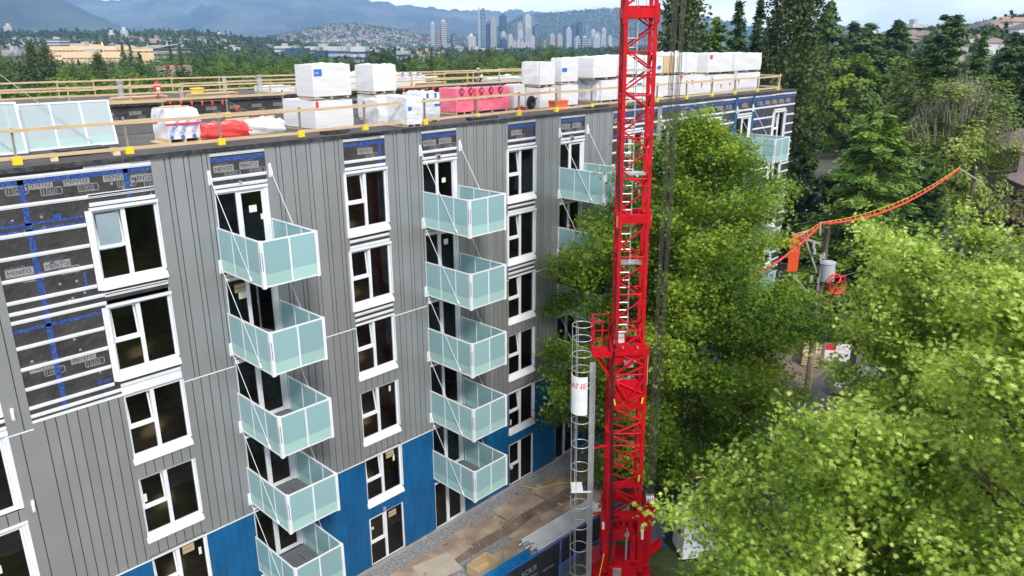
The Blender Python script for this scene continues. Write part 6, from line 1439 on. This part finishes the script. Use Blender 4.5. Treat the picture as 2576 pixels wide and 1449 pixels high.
M_glb = mat('blue_glass', (.02, .045, .1), .3, (.04, .075, .14), .05, spec=.8); M_glp = mat('pale_glass', (.16, .22, .27), .3, (.22, .29, .34), .05, spec=.7); M_twc = mat('tower_concrete', (.36, .35, .34), .7); M_twb = mat('tower_beige', (.38, .29, .23), .8); M_tww = mat('tower_white', (.46, .48, .5), .6); M_cream = mat('cream_wall', (.72, .53, .3), .8, (.78, .6, .36), .1); M_creamd = mat('cream_window', (.2, .15, .1), .6); M_navy = mat('navy_glass', (.02, .05, .14), .15, (.03, .09, .22), .2, spec=.9)
def tower(label, zx0, zx1, zyt, body, band, d=3000, px_=None, fins=3, step=7, shape='r', top=None, zb=0):
    if px_ is None: x0, x1, yt = 831.8+zx0/3.49, 831.8+zx1/3.49, zyt/3.49
    else: x0, x1, yt = zx0, zx1, zyt
    d *= .64; step *= .7; c = (x0+x1)/2; w_ = (x1-x0)*d/FL*.95; g = gp(c, d); H_ = max(12, ztop(c, yt, d)-g.z)
    root = thing('tower', label, 'tower', tuple(g), HEAD-math.pi/2+R_(20), None); w_ *= .74
    m = MB()
    if shape == 'o': m.cyl((0, 0, -2), (0, 0, H_), w_*.55, 12)
    else: m.box(-w_/2, w_/2, -w_/2, w_/2, -2, H_)
    m.build('body', body, root)
    b = MB(); e = .5
    z = step*.6
    while z < H_-1:
        if shape == 'o': b.cyl((0, 0, z), (0, 0, z+step*.36), w_*.55+e, 12)
        else: b.box(-w_/2-e, w_/2+e, -w_/2-e, w_/2+e, z, z+step*.36)
        z += step
    if fins and shape != 'o':
        for i in range(fins+1):
            t = -w_/2+w_*i/fins; b.box(t-w_*.045, t+w_*.045, -w_/2-e*2, -w_/2, 0, H_+1); b.box(-w_/2-e*2, -w_/2, t-w_*.045, t+w_*.045, 0, H_+1)
    b.build('floor_band', band, root)
    m = MB()
    if top == 'p': m.poly([(-w_*.3, -w_*.3, H_), (w_*.3, -w_*.3, H_), (0, 0, H_+8)]); m.poly([(w_*.3, -w_*.3, H_), (w_*.3, w_*.3, H_), (0, 0, H_+8)]); m.poly([(w_*.3, w_*.3, H_), (-w_*.3, w_*.3, H_), (0, 0, H_+8)]); m.poly([(-w_*.3, w_*.3, H_), (-w_*.3, -w_*.3, H_), (0, 0, H_+8)])
    else: m.box(-w_*.28, w_*.28, -w_*.3, w_*.3, H_, H_+5)
    m.build('penthouse', band, root)
tower('slim white rounded tower, leftmost of the high rises', 873, 925, 210, M_glp, M_tww, shape='o'); tower('low dark slab tower behind the brown striped one', 935, 962, 275, M_glb, M_twb); tower('brown and white striped tower right of the slim white one', 962, 1022, 190, mat('striped_brown', (.18, .15, .14), .6), M_tww, fins=0, step=6)
tower('short brownish tower standing alone right of the striped one', 1057, 1110, 312, M_twb, M_glb); tower('beige tower with a pyramid roof', 1195, 1272, 318, M_twb, M_tww, top='p')
tower('tallest tower, slim pale half', 1297, 1318, 82, M_glp, M_tww, fins=1); tower('tallest tower, dark blue glass half', 1319, 1364, 88, M_glb, M_glp, fins=4, step=12); tower('dark blue narrow tower beside the tallest one', 1370, 1393, 212, M_navy, M_glb); tower('pale grey tower right of the tallest one', 1394, 1455, 172, M_glp, M_twc)
tower('single dark rectangular tower', 1484, 1545, 140, mat('dark_tower', (.05, .06, .085), .4), M_glb, d=3200, fins=5, step=14); tower('blue glass block below the dark tower', 1490, 1545, 350, M_navy, M_glb, d=2800); tower('pale stepped block below the dark tower', 1492, 1540, 292, M_glp, M_tww); tower('beige tower right of the dark one', 1551, 1600, 318, M_twb, M_tww)
tower('grey tower left of the large stepped tower', 1628, 1686, 212, M_glp, M_twc, d=3300); tower('large pale stepped tower in the right cluster', 1692, 1760, 140, M_twc, M_tww, d=3300); tower('glassy tower attached to the large stepped one', 1762, 1792, 155, M_glp, M_glp, d=3350); tower('blue glass tower before the large stepped one', 1700, 1757, 245, M_glb, M_tww, d=2900); tower('greenish glass tower right of the large stepped one', 1776, 1830, 232, M_glp, M_glb, d=3200); tower('low brown tower right of the greenish one', 1832, 1868, 335, M_twb, M_glb)
tower('beige twin tower, left', 1915, 1965, 310, M_twb, M_twc); tower('beige twin tower, right', 1980, 2032, 312, M_twb, M_twc); tower('white fronted tower before the bluish cluster', 2062, 2112, 258, M_glp, M_tww); tower('bluish tower, first of the far cluster', 2046, 2088, 236, M_glb, M_glb, d=3800); tower('bluish tower, second of the far cluster', 2110, 2153, 215, M_glb, M_glb, d=3800); tower('bluish tower, tallest of the far cluster', 2158, 2207, 195, M_glb, M_glb, d=3800); tower('bluish tower, last of the far cluster', 2226, 2264, 236, M_glb, M_glp, d=3800)
tower('white crowned low tower near the mast', 2142, 2188, 336, M_glb, M_tww, d=2800); tower('curved blue and white low tower near the mast', 2192, 2256, 336, M_glb, M_tww, d=2800, fins=0); tower('pale tower behind the low ones near the mast', 2281, 2324, 274, M_twc, M_tww); tower('wide white low block near the mast', 2292, 2362, 322, M_glp, M_tww, d=2900); tower('round topped white tower near the mast', 2364, 2411, 294, M_tww, M_glp, shape='o'); tower('beige tower behind the round topped one', 2375, 2413, 258, M_twb, M_tww, d=3300); tower('short pale tower closest to the mast', 2431, 2466, 325, M_twc, M_tww)
for i, (a, b, t) in enumerate(((1604, 1625, 372), (1632, 1665, 368), (1668, 1700, 380), (1700, 1722, 392), (1725, 1750, 384), (1752, 1790, 330), (1640, 1690, 280), (1870, 1890, 372), (2265, 2290, 350), (2330, 2362, 300))): tower('small pale block among the feet of the high rises', a, b, t, (M_twc, M_twb)[i % 2], M_tww, d=2600+i*60, step=8)
for o in bpy.data.objects:
    if o.get('label') == 'small pale block among the feet of the high rises': o['group'] = 'small blocks under the high rises'
tower('paired slab tower at the foot of the blue mountain', 19, 38, 66, M_twb, M_tww, d=2400, px_=1, fins=1); tower('round white capped tower, left of two on the skyline', 275, 293, 84, M_tww, M_tww, d=1900, px_=1, shape='o'); tower('round white capped tower, right of two on the skyline', 306, 327, 77, M_tww, M_tww, d=1900, px_=1, shape='o'); tower('beige slab on the skyline right of a small crane', 438, 455, 82, M_twb, M_twc, d=2200, px_=1); tower('low round grey building on the skyline', 546, 562, 88, M_twc, M_tww, d=2200, px_=1, shape='o')
def block(label, x0, x1, yt, yb, d, body, band, step=3.4, depth=20, extra=None, ang=0, zb=None, name='office_block', cat='building', bh=1.3, vert=0):
    a = gp(x0, d); b = gp(x1, d); g = a; w_ = (Vector((b.x, b.y))-Vector((a.x, a.y))).length; H_ = ztop((x0+x1)/2, yt, d)-g.z
    root = thing(name, label, cat, tuple(g), HEAD-math.pi/2+R_(ang)); m = MB(); m.box(0, w_, 0, depth, -3, H_); m.build('body', body, root)
    m = MB(); z = 1.5
    while z < H_-bh-.3: m.box(-.15, w_+.15, -.15, depth+.15, z, z+bh); z += step
    if len(m.v): m.build('window_band', band, root)
    if vert:
        m = MB(); [m.box(w_*i/vert-.2, w_*i/vert+.2, -.4, 0, 0, H_) for i in range(vert+1)]; m.build('pilaster', body, root)
    
    if depth > 12:
        m = MB(); m.box(w_*.3, w_*.5, depth*.3, depth*.7, H_, H_+2.5); m.build('roof_unit', M_twc, root)
    return root, w_, H_
block('long cream factory building, highest middle part', 100, 290, 116, 150, 760, M_cream, M_creamd, 4.5, 40, vert=18); block('cream factory wing with sawtooth roof edge in front', 150, 300, 131, 150, 700, M_cream, M_creamd, 5, 30, vert=14); block('cream factory wing, right end', 330, 388, 124, 150, 740, M_cream, M_creamd, 9, 30, vert=4); block('cream upper storey on the factory roof', 183, 225, 112, 120, 780, M_cream, M_creamd, 3, 20)
root, w_, H_ = block('cream factory middle wing with small pointed tower', 255, 330, 119, 150, 765, M_cream, M_creamd, 4.5, 30, vert=8); m = MB(); m.box(-1, 1, 0, 2, H_, H_+2.5); m.tube([(0, 1, H_+2.5), (0, 1, H_+5.5)], [1.2, .1], 4); m.build('turret', M_cream, root)
block('white stepped office behind the cream factory', 118, 153, 98, 115, 950, M_tww, M_dkgl, 3.2, 18, ang=-8); block('grey and white low building at the frame edge before the wood', 0, 40, 126, 140, 520, M_twc, M_hr[0], 6, 14)
root, w_, H_ = block('low arena with slanting white roof', 383, 443, 122, 132, 700, M_twc, M_dkgl, 4, 30); m = MB(); m.poly([(-3, -3, H_), (w_+3, -3, H_+4), (w_+3, 33, H_+5), (-3, 33, H_+1)]); m.poly([(-3, -3, H_-.6), (-3, -3, H_), (w_+3, -3, H_+4), (w_+3, -3, H_+3.4)][::-1]); m.build('roof', M_tww, root)
root, w_, H_ = block('low tan house with dark red roof edges among the near trees', 384, 440, 167, 178, 240, M_twb, M_hr[0], 9, 10); m = MB(); m.box(w_*.5, w_*.62, -1, .2, H_-.2, H_+.6); m.box(w_*.9, w_, -1, .2, H_-.2, H_+.6); m.build('red_parapet', mat('dark_red', (.3, .03, .05), .7), root)
block('navy blue glass office with leaning front', 718, 757, 121, 147, 640, M_navy, M_glb, 3.4, 26, bh=.5, vert=10); block('navy blue glass office, smaller wing', 788, 816, 127, 147, 650, M_navy, M_glb, 3.4, 20, bh=.5, vert=6)
block('white office block with dark window bands and roof units', 880, 916, 117, 150, 620, M_tww, M_navy, 4.2, 22, bh=1.9); block('grey office block with dark bands beside the white one', 824, 880, 127, 150, 640, M_twc, M_navy, 4.2, 22, bh=2); block('long low white office roof behind the blue glass office', 688, 740, 116, 122, 760, M_tww, M_navy, 3.2, 20); block('white office roof wing between blue glass and grey blocks', 765, 868, 117, 126, 740, M_tww, M_navy, 4, 20, bh=1.6)
block('white block showing right of the round tree', 930, 948, 124, 134, 800, M_tww, M_navy, 3.4, 15); block('grey low office with dark bands below the brown tower', 996, 1026, 128, 146, 620, M_twc, M_navy, 3.6, 18, bh=1.6); block('long pale warehouse roof below the towers', 1026, 1085, 138, 146, 600, M_twc, M_hr[1], 6, 24); block('brick red low building below the towers', 1056, 1092, 129, 138, 760, mat('brick', (.3, .13, .09), .85), M_hr[0], 4, 16)
for i, (a, b, t, dd) in enumerate(((940, 975, 118, 1500), (985, 1020, 121, 1300), (1180, 1225, 121, 1300), (1140, 1165, 118, 1500), (1235, 1262, 122, 1300), (640, 670, 100, 1500), (520, 545, 118, 900), (560, 600, 119, 850), (1100, 1135, 131, 900), (860, 900, 112, 1500))): block(['low pale commercial block %s' % s for s in ('right of the white offices', 'behind the grey low office', 'below the pyramid roofed tower', 'between the brown tower and the pyramid', 'left of the tallest tower foot', 'near the foot of the house covered hill', 'left of centre in the wood edge', 'beyond the round trees of the wood', 'before the brick red building', 'at the base of the house covered hill')][i], a, b, t, 0, dd, (M_twc, M_tww, M_hw[2])[i % 3], M_hr[i % 4], 5, 18)
block('white institutional block on the far right skyline', 2145, 2180, 64, 90, 420, M_tww, M_dkgl, 3.4, 14); block('pale block on the right skyline above the cedars', 2290, 2330, 60, 90, 430, M_tww, M_dkgl, 3.4, 14)
# small tower crane and pylons far away
for px, y, d, lb in ((412, 78, 2000, 'tiny distant crane on the skyline'),):
    g = gp(px, d); H_ = ztop(px, y, d)-g.z; root = thing('distant_crane', lb, 'crane', tuple(g), HEAD-math.pi/2); m = MB(); m.box(-.7, .7, -.7, .7, 0, H_); m.build('mast', M_red, root); m = MB(); m.box(-7, 16, -.7, .7, H_-1, H_+.4); m.build('jib', M_red, root)
for px in (50, 125, 210): g = gp(px, 1800); H_ = ztop(px, 80, 1800)-g.z; root = thing('lattice_pylon', ['thin grey pylon right of the paired slab tower', 'thin grey pylon above the white stepped office', 'thin grey pylon left of the lone conifer'][(50, 125, 210).index(px)], 'pylon', tuple(g)); m = MB(); [m.bar((sx*3, sy*3, 0), (sx*.3, sy*.3, H_), .5) for sx in (-1, 1) for sy in (-1, 1)]; m.build('leg', M_alu, root); m = MB(); m.bar((-6, 0, H_*.8), (6, 0, H_*.8), .5); m.bar((-5, 0, H_*.92), (5, 0, H_*.92), .5); m.build('crossarm', M_alu, root)

# ------------------------------------------------------------------ worker kneeling on the far roof
def person(label, loc, rz):
    root = thing('person', label, 'person', loc, rz)
    J = {'pelvis': (0, 0, .42), 'chest': (.14, 0, .78), 'neck': (.24, 0, .95), 'head': (.31, 0, 1.1), 'lh': (0, .1, .42), 'lk': (.4, .13, .42), 'lf': (.36, .13, .04), 'rh': (0, -.1, .42), 'rk': (.2, -.14, .06), 'rf': (-.25, -.13, .05), 'ls': (.18, .2, .88), 'le': (.36, .24, .66), 'lw': (.56, .12, .6), 'rs': (.18, -.2, .88), 're': (.38, -.22, .64), 'rw': (.58, -.08, .56)}
    E_ = [('pelvis', 'chest'), ('chest', 'neck'), ('neck', 'head'), ('pelvis', 'lh'), ('lh', 'lk'), ('lk', 'lf'), ('pelvis', 'rh'), ('rh', 'rk'), ('rk', 'rf'), ('chest', 'ls'), ('ls', 'le'), ('le', 'lw'), ('chest', 'rs'), ('rs', 're'), ('re', 'rw')]
    Rr = {'pelvis': .15, 'chest': .16, 'neck': .06, 'head': .1, 'lh': .1, 'lk': .07, 'lf': .05, 'rh': .1, 'rk': .07, 'rf': .05, 'ls': .075, 'le': .05, 'lw': .035, 'rs': .075, 're': .05, 'rw': .035}
    ks = list(J); me = bpy.data.meshes.new('body'); me.from_pydata([J[k] for k in ks], [(ks.index(a), ks.index(b)) for a, b in E_], []); o = link('body', me, root)
    sk = o.modifiers.new('s', 'SKIN'); 
    for i, k in enumerate(ks): me.skin_vertices[0].data[i].radius = (Rr[k], Rr[k])
    me.skin_vertices[0].data[0].use_root = True
    s2 = o.modifiers.new('d', 'SUBSURF'); s2.levels = 2; s2.render_levels = 2; me.materials.append(mat('work_clothes', (.05, .055, .07), .8))
    m = MB(); m.tube([(.02, 0, .48), (.1, 0, .66), (.19, 0, .9)], [.17, .19, .13], 12); m.build('safety_vest', mat('vest', (.55, .6, .5), .7, (.6, .75, .1), 8), root, smooth=True)
    m = MB(); m.tube([(.3, 0, 1.16), (.3, 0, 1.22), (.3, 0, 1.27)], [.14, .13, .05], 14); m.cyl((.31, 0, 1.15), (.31, 0, 1.165), .18, 14); m.build('hard_hat', M_tww, root, smooth=True)
p = at(1212, 210, y=24.0); person('person in hard hat and pale vest kneeling on the far roof before the rail', (p.x, 24.0, ROOF), R_(150))
p = at(1232, 212, y=24.0); root = thing('fire_extinguisher', 'small red extinguisher standing right of the kneeling person', 'fire extinguisher', (p.x+1.5, 24, ROOF)); m = MB(); m.cyl((0, 0, 0), (0, 0, .5), .1, 12); m.build('cylinder', M_rsign, root); m = MB(); m.cyl((0, 0, .5), (.05, 0, .62), .04, 8); m.build('handle', M_black, root)

# ------------------------------------------------------------------ air between here and the mountains
HZ = MB(); HZ.box(-6500, 6500, -1500, 8900, -6, 690, 0, Matrix.Translation((CP[0], CP[1], 0)) @ Matrix.Rotation(HEAD-math.pi/2, 4, 'Z'))
hz = HZ.build('haze', bpy.data.materials.new('haze')); hz['kind'] = 'stuff'; hm = bpy.data.materials['haze']; hm.use_nodes = True; t = hm.node_tree; t.nodes.clear()
o = t.nodes.new('ShaderNodeOutputMaterial'); v = t.nodes.new('ShaderNodeVolumePrincipled'); v.inputs['Color'].default_value = (.33, .6, 1, 1); v.inputs['Density'].default_value = 1.3e-4; v.inputs['Anisotropy'].default_value = 0.2
t.links.new(v.outputs[0], o.inputs['Volume'])
